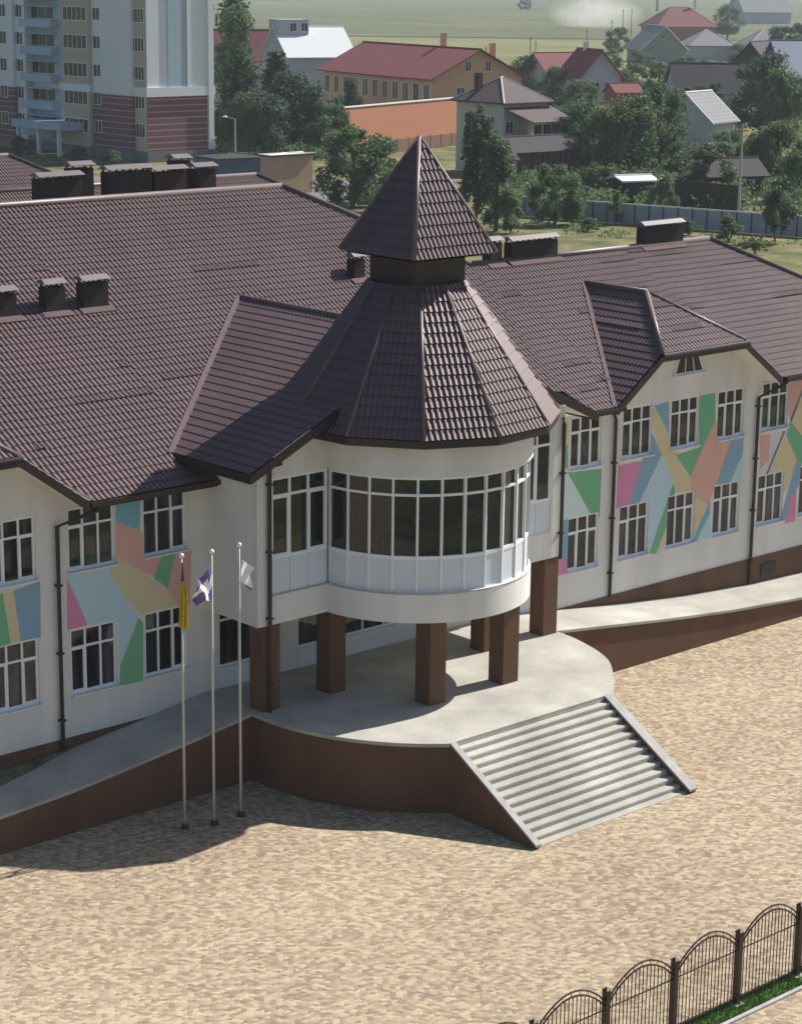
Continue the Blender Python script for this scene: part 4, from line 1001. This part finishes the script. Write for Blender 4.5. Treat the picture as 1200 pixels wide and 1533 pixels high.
B['brownroof'] = stripes('brown_sheet_roof', (0.105, 0.075, 0.075), (0.09, 0.062, 0.062), 0.3, 0.3)
B['greyroof'] = stripes('slate_roof', (0.215, 0.21, 0.215), (0.18, 0.175, 0.18), 0.4, 0.3)
B['whiteroof'] = stripes('white_sheet_roof', (0.62, 0.64, 0.64), (0.57, 0.59, 0.59), 0.4, 0.3)
B['darkroof'] = stripes('dark_roof', (0.034, 0.028, 0.032), (0.028, 0.024, 0.027), 0.35, 0.3)
B['blueroof'] = mat('blue_roof', (0.09, 0.13, 0.20), 0.5, 0.1, 0.4, 0.4)
B['cream'] = mat('cream_wall', (0.48, 0.44, 0.37), 0.9, 0.08, 0.3, 0.2)
B['palewall'] = mat('pale_blue_wall', (0.40, 0.43, 0.46), 0.9, 0.1, 0.3, 0.2)
B['greenwall'] = mat('green_boards', (0.21, 0.25, 0.235), 0.85, 0.1, 0.5, 0.2)
B['timber'] = mat('dark_timber', (0.060, 0.042, 0.036), 0.9, 0.25, 1.5, 0.2)
B['redbrick'] = brick_mat('red_brick', (0.25, 0.08, 0.06), (0.2, 0.07, 0.05), (0.25, 0.16, 0.13), 0.5, 0.15)
B['bluefence'] = mat('blue_sheet_fence', (0.24, 0.30, 0.37), 0.5, 0.1, 0.5, 0.4)
B['navy'] = mat('navy_metal', (0.06, 0.075, 0.11), 0.5, 0.12, 0.5, 0.4)
B['trim'] = mat('white_trim', (0.62, 0.62, 0.60), 0.7, 0.06, 1, 0.3)
B['concretepole'] = mat('concrete_pole', (0.36, 0.34, 0.30), 0.9, 0.1, 1, 0.2)
B['lattice'] = mat('wood_lattice', (0.22, 0.13, 0.09), 0.9, 0.2, 2, 0.2)

def wall_window(parent, p, ex, w_, h_, mulls=1, name='window', frame=None):
    """window on a far wall; p = lower left corner just proud of the wall, ex = direction along the wall"""
    ex = Vector(ex).normalized(); ny = Vector((ex.y, -ex.x, 0)); p = Vector(p)
    MX = Matrix(((ex.x, -ny.x, 0, p.x), (ex.y, -ny.y, 0, p.y), (0, 0, 1, p.z), (0, 0, 0, 1)))
    f = MB(); t = 0.065
    f.box((0, -.06, 0), (w_, .0, t), M=MX); f.box((0, -.06, h_-t), (w_, .0, h_), M=MX); f.box((0, -.06, t), (t, .0, h_-t), M=MX); f.box((w_-t, -.06, t), (w_, .0, h_-t), M=MX)
    for i in range(mulls): x_ = w_*(i+1)/(mulls+1); f.box((x_-t/2, -.06, t), (x_+t/2, .0, h_-t), M=MX)
    o = f.build(name, frame or M['pvc'], parent)
    g_ = MB(); g_.quad([MX @ Vector(q) for q in ((t/2, -.03, t/2), (w_-t/2, -.03, t/2), (w_-t/2, -.03, h_-t/2), (t/2, -.03, h_-t/2))]); g_.build('pane', M['glass'], o)
    return o

# --- apartment tower
A0 = at_z(222, 243); AX, AY = A0.x, A0.y
apt = thing('apartment_tower', 'pale blue and white apartment tower with striped brick lower floors', 'apartment block', (AX, AY, 0))
FH = 3.32; HT = 12*FH; ZBK = 2.0+4.1*FH
def slab(a, b, mt, name, parent=apt):
    q = MB(); q.box(a, b); return q.build(name, mt, parent)
zb1 = at_y(222, 145, AY).z; zb2 = at_y(222, 131, AY).z          # top of the brick, top of the cornice
RWID = at_y(319, 243, AY).x-AX
slab((AX, AY, 1.2), (AX+RWID, AY+14, zb1), B['aptbrick'], 'brick_wall'); slab((AX-.1, AY-.1, 0), (AX+RWID+.1, AY+14, 1.2), B['aptbase'], 'plinth')
slab((AX, AY, zb2), (AX+RWID, AY+14, HT), B['aptwhite'], 'upper_wall')
slab((AX-.25, AY-.25, zb1), (AX+RWID+.25, AY+14, zb2), B['aptwhite'], 'cornice')
xs1, xs2 = at_y(251, 100, AY).x, at_y(278, 100, AY).x
slab((xs1, AY-.12, zb2), (xs2, AY-.0, HT), B['aptblue'], 'blue_stripe'); slab((xs2+.1, AY-.2, zb2), (xs2+.45, AY, HT), B['aptwhite'], 'pilaster')
slab((AX+RWID-.75, AY-.3, 1.2), (AX+RWID, AY, HT), B['aptwhite'], 'pilaster')
# window strips on the left-facing side, stepping back from the corner
def dy(px, py, X): d = ray(px, py); return Vector((0, 0, H))+d*(X/d.x)
strips = [(222, 198, AX-0.02, 'apttan'), (198, 136, AX-0.5, 'aptwhite'), (136, 97, AX-1.0, 'apttan'), (97, 42, AX-0.2, 'aptblue'), (42, 24, AX-1.3, 'aptwhite'), (24, -60, AX-1.8, 'aptwhite')]
WZ0 = at_y(115, 199, 222.0).z
for k, (pa_, pb_, X, mk) in enumerate(strips):
    ya, yb = max(AY+0.06, dy(pa_, 230, X).y), dy(pb_, 230, X).y
    zz = [(0, 1.2, 'aptbase'), (1.2, HT, mk)]
    if k in (1, 5): zz = [(0, 1.2, 'aptbase'), (1.2, zb1, 'aptbrick'), (zb1, zb2, 'aptwhite'), (zb2, HT, mk)]
    for a, b, m_ in zz: slab((X, ya, a), (X+9, yb, b), B[m_], 'brick_wall' if m_ == 'aptbrick' else ('plinth' if a == 0 else 'side_wall'))
    if k != 0: slab((X-.08, ya-.02, zb1+.1), (X+.2, yb, zb2-.1), B['aptwhite'], 'cornice')
    L = yb-ya
    for fl_ in range(10):
        z = WZ0+FH*fl_
        if k in (0, 2):
            wall_window(apt, (X-.01, yb-.35, z), (0, -1, 0), L-.7, 1.65, 3 if k == 0 else 4)
        elif k == 1:
            wall_window(apt, (X-.01, yb-L*.12, z+.1), (0, -1, 0), 1.5, 1.5, 1)
        elif k == 4:
            wall_window(apt, (X-.01, yb-.4, z+.1), (0, -1, 0), min(2.6, L-.8), 1.6, 2)
        elif k == 5:
            wall_window(apt, (X-.01, yb-L*.10-1.2, z+.1), (0, -1, 0), 1.5, 1.6, 1); wall_window(apt, (X-.01, ya+3.0, z+.1), (0, -1, 0), 1.6, 1.6, 1)
        elif k == 3:
            q = MB(); q.box((X-1.2, ya+.8, z-1.0), (X, yb-.6, z+.0)); q.box((X-1.2, ya+.8, z+1.5), (X, yb-.6, z+1.62)); bo_ = q.build('balcony', B['aptblue'], apt)
            wall_window(apt, (X-.01, yb-1.4, z), (0, -1, 0), L-3.0, 1.5, 2)
X = AX-3.4; ya, yb = dy(100, 205, X).y, dy(28, 205, X).y
q = MB(); q.box((X-1.0, ya, 3.1), (AX-.4, yb, 4.0)); q.build('porch_canopy', B['aptblue'], apt)
for t in (0.08, 0.5, 0.92): q = MB(); q.box((X-.6, ya+(yb-ya)*t, 0), (X-.2, ya+(yb-ya)*t+.4, 3.1)); q.build('porch_post', B['aptwhite'], apt)

# --- generic houses (built in a local frame, then placed)
def local(yaw): return Vector((math.cos(yaw), math.sin(yaw), 0)), Vector((-math.sin(yaw), math.cos(yaw), 0))
def house(name, label, loc, yaw, L, Wd, wh, rh, wallm, roofm, gable='gable', ov=0.5, wins=(), chim=(), gablem=None, trim=None, cat='house'):
    """L along local x (ridge), Wd along local y; wins = (side, pos, z, w, h); sides s/n along x, e/w on the ends"""
    h = thing(name, label, cat, loc); ex, ey = local(yaw); o = Vector(loc)
    def P(x, y, z): return o+ex*x+ey*y+Vector((0, 0, z))
    w_ = MB(); l2, w2 = L/2, Wd/2
    w_.prism([P(-l2, -w2, -.1), P(l2, -w2, -.1), P(l2, w2, -.1), P(-l2, w2, -.1)], [P(-l2, -w2, wh), P(l2, -w2, wh), P(l2, w2, wh), P(-l2, w2, wh)])
    w_.build('wall', wallm, h)
    r = MB(); t = 0.16
    zo = wh-ov*rh/w2
    if gable == 'gable':
        for s in (-1, 1):
            a = [P(-l2-ov, s*(w2+ov), zo), P(l2+ov, s*(w2+ov), zo), P(l2+ov, 0, wh+rh), P(-l2-ov, 0, wh+rh)]
            if s > 0: a = a[::-1]
            r.prism(a, [p+Vector((0, 0, t)) for p in a])
        for s in (-1, 1):
            gm_ = MB(); a = [P(s*l2, -w2, wh), P(s*l2, w2, wh), P(s*l2, 0, wh+rh)]; b = [p-ex*s*0.3 for p in a]
            gm_.prism(a, b); gm_.build('gable', gablem or wallm, h)
    else:
        rl = max(0.2, L-Wd)/2 if gable == 'hip' else 0.2
        E = [P(-l2-ov, -w2-ov, zo), P(l2+ov, -w2-ov, zo), P(l2+ov, w2+ov, zo), P(-l2-ov, w2+ov, zo)]; K0, K1 = P(-rl, 0, wh+rh), P(rl, 0, wh+rh)
        r.quad([E[0], E[1], K1, K0]); r.quad([E[2], E[3], K0, K1]); r.quad([E[1], E[2], K1]); r.quad([E[3], E[0], K0]); r.quad(E[::-1])
    ro = r.build('roof', roofm, h)
    if gable != 'gable':
        e_ = MB()
        for i in range(4): e_.tube([E[i]-Vector((0, 0, .05)), E[(i+1) % 4]-Vector((0, 0, .05))], .1, 6)
        e_.build('eaves_board', trim or B['timber'], ro)
        k = MB(); 
        for a, b in ((E[0], K0), (E[1], K1), (E[2], K1), (E[3], K0), (K0, K1)): k.tube([a, b], .09, 6)
        k.build('ridge_cap', B['trim'] if trim else roofm, ro)
    else:
        k = MB(); k.tube([P(-l2-ov, 0, wh+rh+t), P(l2+ov, 0, wh+rh+t)], .13, 6); k.build('ridge_cap', trim or roofm, ro)
        if trim:
            for e in (-1, 1):
                k = MB(); k.tube([P(e*(l2+ov), -(w2+ov), zo+.05), P(e*(l2+ov), 0, wh+rh+.05), P(e*(l2+ov), w2+ov, zo+.05)], .12, 6); k.build('barge_board', trim, ro)
    for x_, y_, hh_, mt in chim:
        c_ = MB(); A_ = P(x_, y_, 0)
        zc = wh+rh*(1-abs(y_)/w2)
        pts = [P(x_-.35, y_-.35, zc-.8), P(x_+.35, y_-.35, zc-.8), P(x_+.35, y_+.35, zc-.8), P(x_-.35, y_+.35, zc-.8)]
        c_.prism(pts, [p+Vector((0, 0, hh_+.8)) for p in pts]); c_.build('chimney', mt, ro)
    for s, pos, z, ww, wh_ in wins:
        if s == 's': wall_window(h, P(pos-ww/2, -w2-.01, z), ex, ww, wh_)
        if s == 'n': wall_window(h, P(pos+ww/2, w2+.01, z), -ex, ww, wh_)
        if s == 'e': wall_window(h, P(l2+.01, pos-ww/2, z), ey, ww, wh_)
        if s == 'w': wall_window(h, P(-l2-.01, pos+ww/2, z), -ey, ww, wh_)
    return h, P

def az(a): return R_(90-a)       # compass-like azimuth (from +Y towards +X) -> yaw of local x
# brick hall with red roof: corner nearest is at (645,165)
HL, HWd = 32.0, 15.0
ex = Vector((math.cos(az(11)), math.sin(az(11)), 0)); ey = Vector((-ex.y, ex.x, 0))
# local x runs away along azimuth 15.6; east end (-x side) faces us: use centre from the visible corner
corner = at_z(647, 200)
ctr = corner + ex*(HL/2) - ey*(HWd/2)*1.0
house('brick_hall', 'long yellow brick hall with a dark red sheet roof behind the orange wall', (ctr.x, ctr.y, 0), az(11), HL, HWd, 7.9, 3.7, B['brick'], B['redroof'], 'gable', 0.9,
      wins=[('n', -14.3+2.9*i, 4.3, 1.5, 2.6) for i in range(11)]+[('w', -1.7, 8.6, 1.0, 1.5), ('w', 1.7, 8.6, 1.0, 1.5), ('w', 2.9, 4.6, 1.4, 1.8)], chim=[(-5.0, -1.0, 2.6, B['brick']), (-9.0, -7.0, 4.2, B['brick'])], cat='hall')
# orange boundary wall in front of it
def wallrun(name, label, cat, p0, p1, h, th, mt, capm=None, posts=0, postm=None):
    t = thing(name, label, cat, tuple(p0)); p0 = Vector(p0); p1 = Vector(p1); d = (p1-p0).normalized(); nn = Vector((-d.y, d.x, 0))*th/2
    q = MB(); b_ = [p0-nn, p1-nn, p1+nn, p0+nn]; q.prism(b_, [p+Vector((0, 0, h)) for p in b_]); q.build('wall_body' if posts == 0 else 'sheet_panel', mt, t)
    if capm: q = MB(); n2 = nn*1.6; b_ = [p0-n2, p1-n2, p1+n2, p0+n2]; q.prism([p+Vector((0, 0, h)) for p in b_], [p+Vector((0, 0, h+.14)) for p in b_]); q.build('coping', capm, t)
    for i in range(posts):
        p = p0.lerp(p1, i/(posts-1)); q = MB(); q.box((p.x-.07, p.y-.07, 0), (p.x+.07, p.y+.07, h+.06)); q.build('post', postm or mt, t)
    return t
zz_ = 0
p0, p1 = at_z(512, 229), at_z(692, 207)
wallrun('brick_wall', 'tall plain orange brick wall with a thin coping below the brick hall', 'wall', p0, p1, 5.6, 0.4, B['orange'], B['trim'])
wallrun('lattice_fence', 'low lattice fence in front of the tall orange brick wall', 'fence', at_z(560, 231), at_z(690, 216), 1.6, 0.1, B['lattice'], None, 9, B['timber'])
# brown hipped house
c = at_z(752, 262); yb_ = dy(682, 235, c.x).y; xr2 = at_y(826, 200, c.y).x
LX, LY = xr2-c.x-1.0, yb_-c.y
hp, P = house('hipped_house', 'cream two storey house with a brown hipped roof and glazed veranda', (c.x+LX/2, c.y+LY/2, 0), 0.0, LX, LY, 8.4, 2.3, B['cream'], B['brownroof'], 'pyramid', 0.6, chim=[(-LX*.33, LY*.2, 1.4, B['timber'])], trim=B['timber'])
l2, w2 = LX/2, LY/2
q = MB(); a = [P(-l2-.1, -w2+.0, 7.4), P(l2+.6, -w2+.0, 7.4), P(l2+1.2, -w2-3.6, 5.9), P(-l2+1.2, -w2-3.6, 5.9)]
q.prism(a[::-1], [p+Vector((0, 0, .15)) for p in a[::-1]]); q.build('veranda_roof', B['brownroof'], hp)
q = MB(); a = [P(-l2+1.6, -w2-3.2, 3.3), P(l2+.6, -w2-3.2, 3.3), P(l2+.6, -w2, 3.3), P(-l2+1.6, -w2, 3.3)]; q.prism(a, [p+Vector((0, 0, .8)) for p in a]); q.build('veranda_parapet', B['trim'], hp)
q = MB(); a = [P(-l2+1.7, -w2-3.0, -.1), P(l2+.5, -w2-3.0, -.1), P(l2+.5, -w2, -.1), P(-l2+1.7, -w2, -.1)]; q.prism(a, [p+Vector((0, 0, 3.4)) for p in a]); q.build('veranda_base', B['cream'], hp)
nwv = 4; sw = (LX-1.1)/nwv
for i in range(nwv): wall_window(hp, P(-l2+1.65+sw*i, -w2-3.1, 4.1), (1, 0, 0), sw-.1, 1.7, 1, frame=B['cream'])
wall_window(hp, P(-l2+.2, -w2-.01, 4.6), (1, 0, 0), 1.3, 1.4)
for yy_ in (w2*.5, -w2*.3): wall_window(hp, P(-l2-.01, yy_, 5.0), (0, -1, 0), 1.2, 1.5)
# timber shed before it
c = at_z(800, 272)
sh, P = house('timber_shed', 'dark timber shed with lean-to roof below the glazed veranda', (c.x+2.5, c.y+1.8, 0), R_(-3), 11.5, 4.6, 3.4, 1.3, B['timber'], B['darkroof'], 'gable', 0.4, cat='shed')
for i in range(14):
    q = MB(); x_ = -5.6+i*.86; a = [P(x_, -2.36, 0), P(x_+.12, -2.36, 0), P(x_+.12, -2.28, 0), P(x_, -2.28, 0)]; q.prism(a, [p+Vector((0, 0, 3.3)) for p in a]); q.build('batten', B['lattice'], sh)
c = at_z(733, 285); house('brick_outhouse', 'small pinkish outhouse with sloping roof left of the timber shed', (c.x+1.5, c.y+1.6, 0), R_(-3), 4.2, 3.6, 3.2, 1.6, B['cream'], B['darkroof'], 'gable', 0.3, wins=[('s', 0.3, 2.2, 1.8, 0.8)], cat='outhouse')
# small shed with white lid by the fence
c = at_z(945, 305)
house('small_shed', 'small dark shed with a flat white roof behind the blue fence', (c.x, c.y, 0), R_(-20), 3.4, 3.0, 2.4, 0.3, B['timber'], B['whiteroof'], 'gable', 0.4, cat='shed')
c = at_z(1085, 290)
house('garden_house', 'low dark garden house with sagging grey roof behind the utility pole', (c.x, c.y, 0), R_(-20), 6.5, 4.4, 2.2, 1.4, B['timber'], B['darkroof'], 'gable', 0.5, wins=[('s', 1.6, 0.9, 1.0, 0.8)])
# dark board fence behind the blue one
wallrun('board_fence', 'dark board fence behind the blue metal fence', 'fence', at_z(868, 292), at_z(965, 302), 2.6, 0.1, B['timber'], None, 8, B['timber'])
wallrun('board_fence', 'dark board fence below the greyish leafy tree', 'fence', at_z(1010, 312), at_z(1105, 322), 2.8, 0.1, B['timber'], None, 8, B['timber'])
wallrun('blue_fence', 'long blue grey metal sheet fence at the back of the yard', 'fence', at_z(765, 322), at_z(1215, 356), 1.75, 0.06, B['bluefence'], B['trim'], 22, B['navy'])
# grey roofed cottage
c = at_z(1056, 231); c = Vector((c.x+2.3, c.y+3.6, 0))
house('cottage', 'pale blue cottage with light grey slate roof and white ridge', (c.x, c.y, 0), R_(12), 6.2, 7.6, 4.3, 3.3, B['palewall'], B['greyroof'], 'gable', 0.5, wins=[('w', 0.3, 5.0, 0.9, 1.2), ('s', 0.6, 1.9, 0.8, 1.1), ('s', 1.9, 1.9, 0.8, 1.1)], chim=[(-2.2, 0.3, 0.9, B['timber'])], trim=B['trim'])
# dark roofed cottage behind
c = at_z(1052, 165)
house('dark_cottage', 'cottage with dark sheet roof and grey gable behind the grey roofed one', (c.x, c.y, 0), R_(-35), 11.5, 8.5, 3.4, 4.4, B['palewall'], B['darkroof'], 'gable', 0.5, chim=[(1.0, 0.5, 1.0, B['cream'])], gablem=B['palewall'])
c = at_z(1140, 158)
house('dark_house', 'big dark roofed house above the massive tree', (c.x, c.y, 0), R_(20), 15, 11, 5.0, 6.2, B['timber'], B['darkroof'], 'gable', 0.6)
c = at_z(1195, 175)
house('blue_house', 'house with a blue sheet roof cut by the right edge', (c.x+3, c.y, 0), R_(-30), 14, 11, 7.0, 5.2, B['timber'], B['blueroof'], 'gable', 0.6, chim=[(0, 0.4, 1.0, B['trim'])])
# small red roofed house
c = at_z(893, 172)
hr, P = house('red_roof_house', 'small white house with bright red roof and grey gable among trees', (c.x, c.y+2, 0), R_(70), 8.0, 7.4, 6.4, 4.0, B['palewall'], B['redroof'], 'gable', 0.6, wins=[('w', 0.9, 3.4, 1.5, 2.0), ('w', -1.4, 3.4, 1.1, 2.0)], trim=B['redroof'], chim=[(1.5, 0.0, 1.3, B['trim'])])
c = at_z(862, 160); house('red_roof_annex', 'low annex with pinkish red roof left of the small red roofed house', (c.x, c.y+4, 0), R_(-10), 11.0, 7.0, 6.2, 2.8, B['cream'], B['redroof'], 'gable', 0.5)
c = at_z(945, 178); house('brick_shed', 'small red brick shed right of the small red roofed house', (c.x, c.y+2, 0), R_(-20), 4.6, 4.0, 4.2, 1.2, B['redbrick'], B['redroof'], 'gable', 0.3, cat='shed')
# far houses
c = at_z(1006, 93)
house('green_gabled_house', 'house with a green boarded gable edged in white', (c.x, c.y+6, 0), R_(62), 12, 12.0, 3.8, 5.6, B['greenwall'], B['greyroof'], 'gable', 0.8, wins=[('w', 0.5, 6.0, 1.3, 1.4)], gablem=B['greenwall'], trim=B['trim'])
c = at_z(1014, 62)
house('red_brick_house', 'tall dark red roofed house behind the green gable', (c.x, c.y, 0), R_(-25), 22, 15, 6.0, 6.0, B['redbrick'], B['redroof'], 'hip', 0.8, chim=[(-8, 1, 3.0, B['cream']), (6, 0, 3.5, B['trim'])])
c = at_z(1068, 90)
house('pale_hipped_house', 'pale roofed hipped house right of the green gable', (c.x, c.y+3, 0), R_(-30), 13, 11, 4.4, 4.0, B['palewall'], B['greyroof'], 'pyramid', 0.6)
c = at_z(1142, 92)
house('pale_roof_house', 'pale hipped roof above the big dark roof', (c.x, c.y, 0), R_(-30), 14, 12, 4.2, 4.6, B['palewall'], B['greyroof'], 'pyramid', 0.6, trim=B['trim'])
c = at_z(1135, 34)
house('far_grey_house', 'hazy grey gabled house farthest off near the field', (c.x, c.y, 0), R_(-25), 26, 20, 6.0, 9, B['palewall'], B['greyroof'], 'gable', 0.8)
# left background: red roofed house and white roofed house
c = at_z(392, 152)
house('small_red_house', 'house with dormered red roof behind the poplars', (c.x, c.y+4, 0), R_(-40), 11, 10, 7.5, 4.6, B['cream'], B['redroof'], 'gable', 0.6, chim=[(-2.5, -1.5, 2.0, B['trim'])])
c = at_z(484, 168)
hw_, P = house('white_roof_house', 'grey house with bright white sheet roof and roof lantern', (c.x, c.y+4, 0), R_(-14), 11.5, 10, 9.2, 4.2, B['palewall'], B['whiteroof'], 'gable', 0.6, wins=[('w', 1.2, 6.0, 1.1, 1.9)])
q = MB(); a = [P(-6.0, -1.6, 12.4), P(-0.6, -1.6, 12.4), P(-.6, 2, 12.4), P(-6, 2, 12.4)]; q.prism(a, [p+Vector((0, 0, 2.3)) for p in a]); q.build('roof_lantern', B['palewall'], hw_)
for x_ in (-4.0, -2.0): wall_window(hw_, P(x_, -1.62, 12.8), P(1, 0, 0)-P(0, 0, 0), 1.2, 1.4)

# garages, lamp and lane near the apartment tower
lane('service_lane', 212, 238, -60, -2, -0.02, M['asphalt'])
c = at_z(440, 290)
house('sandy_garage', 'flat roofed sandy garage wall between lamp and leafy tree', (c.x, c.y+1.2, 0), R_(0), 5.6, 1.6, 4.0, 0.08, B['tanwall'], B['trim'], 'pyramid', 0.15, cat='garage')
c = at_z(372, 272)
house('navy_garage', 'dark blue metal garage behind the street lamp', (c.x, c.y+3, 0), R_(-8), 6.6, 5.0, 2.6, 0.3, B['navy'], B['darkroof'], 'pyramid', 0.2, cat='garage')
g = MB(); pq = [at_z(322, 225), at_z(372, 245), at_z(345, 262), at_z(318, 262)]; g.quad([(p.x, p.y, 0.0) for p in pq][::-1]); structure('sandy_lane', g, M['sand'])
def lamp(px, py, hpx, label, arm=True, mt=None, name='street_lamp'):
    p = at_z(px, py); h = hpx*(p-Vector((0, 0, H))).length/F_PX
    t = thing(name, label, 'street lamp' if arm else 'utility pole', tuple(p))
    q = MB(); q.tube([p, p+Vector((0, 0, h))], [.14, .09], 8); q.build('pole', mt or B['concretepole'], t)
    if arm:
        a = p+Vector((0, 0, h)); b = a+Vector((-1.0, .5, .25)); q = MB(); q.tube([a, b], .05, 6); q.build('arm', B['concretepole'], t)
        q = MB(); q.lathe((b.x, b.y, b.z), [(.01, .12), (.25, .05), (.28, -.06), (.01, -.12)], 10); q.build('lamp_head', B['trim'], t)
    else:
        q = MB(); q.box((p.x-.7, p.y-.05, h-.7), (p.x+.7, p.y+.05, h-.58)); q.build('cross_arm', B['timber'], t)
lamp(352, 262, 82, 'grey street lamp on the lane beside the apartment tower')
lamp(1104, 335, 145, 'pale concrete utility pole rising from the yard behind the school', False, name='utility_pole')
for i, (px, py, hp_) in enumerate(((793, 92, 36), (801, 92, 30), (877, 85, 40), (914, 78, 46), (931, 60, 44), (944, 55, 40), (727, 95, 26), (846, 34, 38), (862, 32, 34))):
    lamp(px, py, hp_, 'thin dark pole standing in the field', False, B['timber'], 'field_pole')
for o in list(bpy.data.objects):
    if o.name.startswith('field_pole'): o['group'] = 'thin dark poles in the field'

# ================================================================== AIR
def vol(name, col, dens, aniso=0.0):
    mt = bpy.data.materials.new(name); mt.use_nodes = True; n = mt.node_tree.nodes; l = mt.node_tree.links
    n.remove(n['Principled BSDF']); v = n.new('ShaderNodeVolumePrincipled'); v.inputs['Color'].default_value = (*col, 1)
    v.inputs['Density'].default_value = dens; v.inputs['Anisotropy'].default_value = aniso
    l.new(v.outputs[0], n['Material Output'].inputs['Volume']); return mt
q = MB(); q.box((-300, -300, -1.5), (2600, 2600, 46))
o = q.build('haze', vol('haze_air', (0.80, 0.88, 1.0), 0.00016)); o['kind'] = 'stuff'
# dust blowing off the far field
c = at_z(890, 40)
q = MB(); q.lathe((0, 0, 0), [(0.001, -1)]+[(math.cos(t), math.sin(t)) for t in np.linspace(-1.5, 1.5, 12)]+[(0.001, 1)], 20)
mt = bpy.data.materials.new('dust'); mt.use_nodes = True; n = mt.node_tree.nodes; l = mt.node_tree.links
n.remove(n['Principled BSDF']); v = n.new('ShaderNodeVolumePrincipled'); v.inputs['Color'].default_value = (1.0, 0.97, 0.92, 1)
tc = n.new('ShaderNodeTexCoord'); gr = n.new('ShaderNodeTexGradient'); gr.gradient_type = 'SPHERICAL'; nz = n.new('ShaderNodeTexNoise'); nz.inputs['Scale'].default_value = 1.6; nz.inputs['Detail'].default_value = 3
l.new(tc.outputs['Object'], gr.inputs[0]); l.new(tc.outputs['Object'], nz.inputs['Vector'])
m1 = n.new('ShaderNodeMapRange'); m1.inputs[1].default_value = 0.30; m1.inputs[2].default_value = 0.70; l.new(nz.outputs[0], m1.inputs[0])
m2 = n.new('ShaderNodeMath'); m2.operation = 'MULTIPLY'; l.new(gr.outputs[1], m2.inputs[0]); l.new(m1.outputs[0], m2.inputs[1])
m3 = n.new('ShaderNodeMath'); m3.operation = 'MULTIPLY'; m3.inputs[1].default_value = 0.045; l.new(m2.outputs[0], m3.inputs[0]); l.new(m3.outputs[0], v.inputs['Density'])
l.new(v.outputs[0], n['Material Output'].inputs['Volume'])
o = q.build('dust_cloud', mt); o.location = (c.x, c.y, 6); o.scale = (22, 60, 10); o.rotation_euler = (0, 0, -YAW)
tag(o, 'pale dust cloud drifting over the far field', 'dust cloud', kind='stuff')
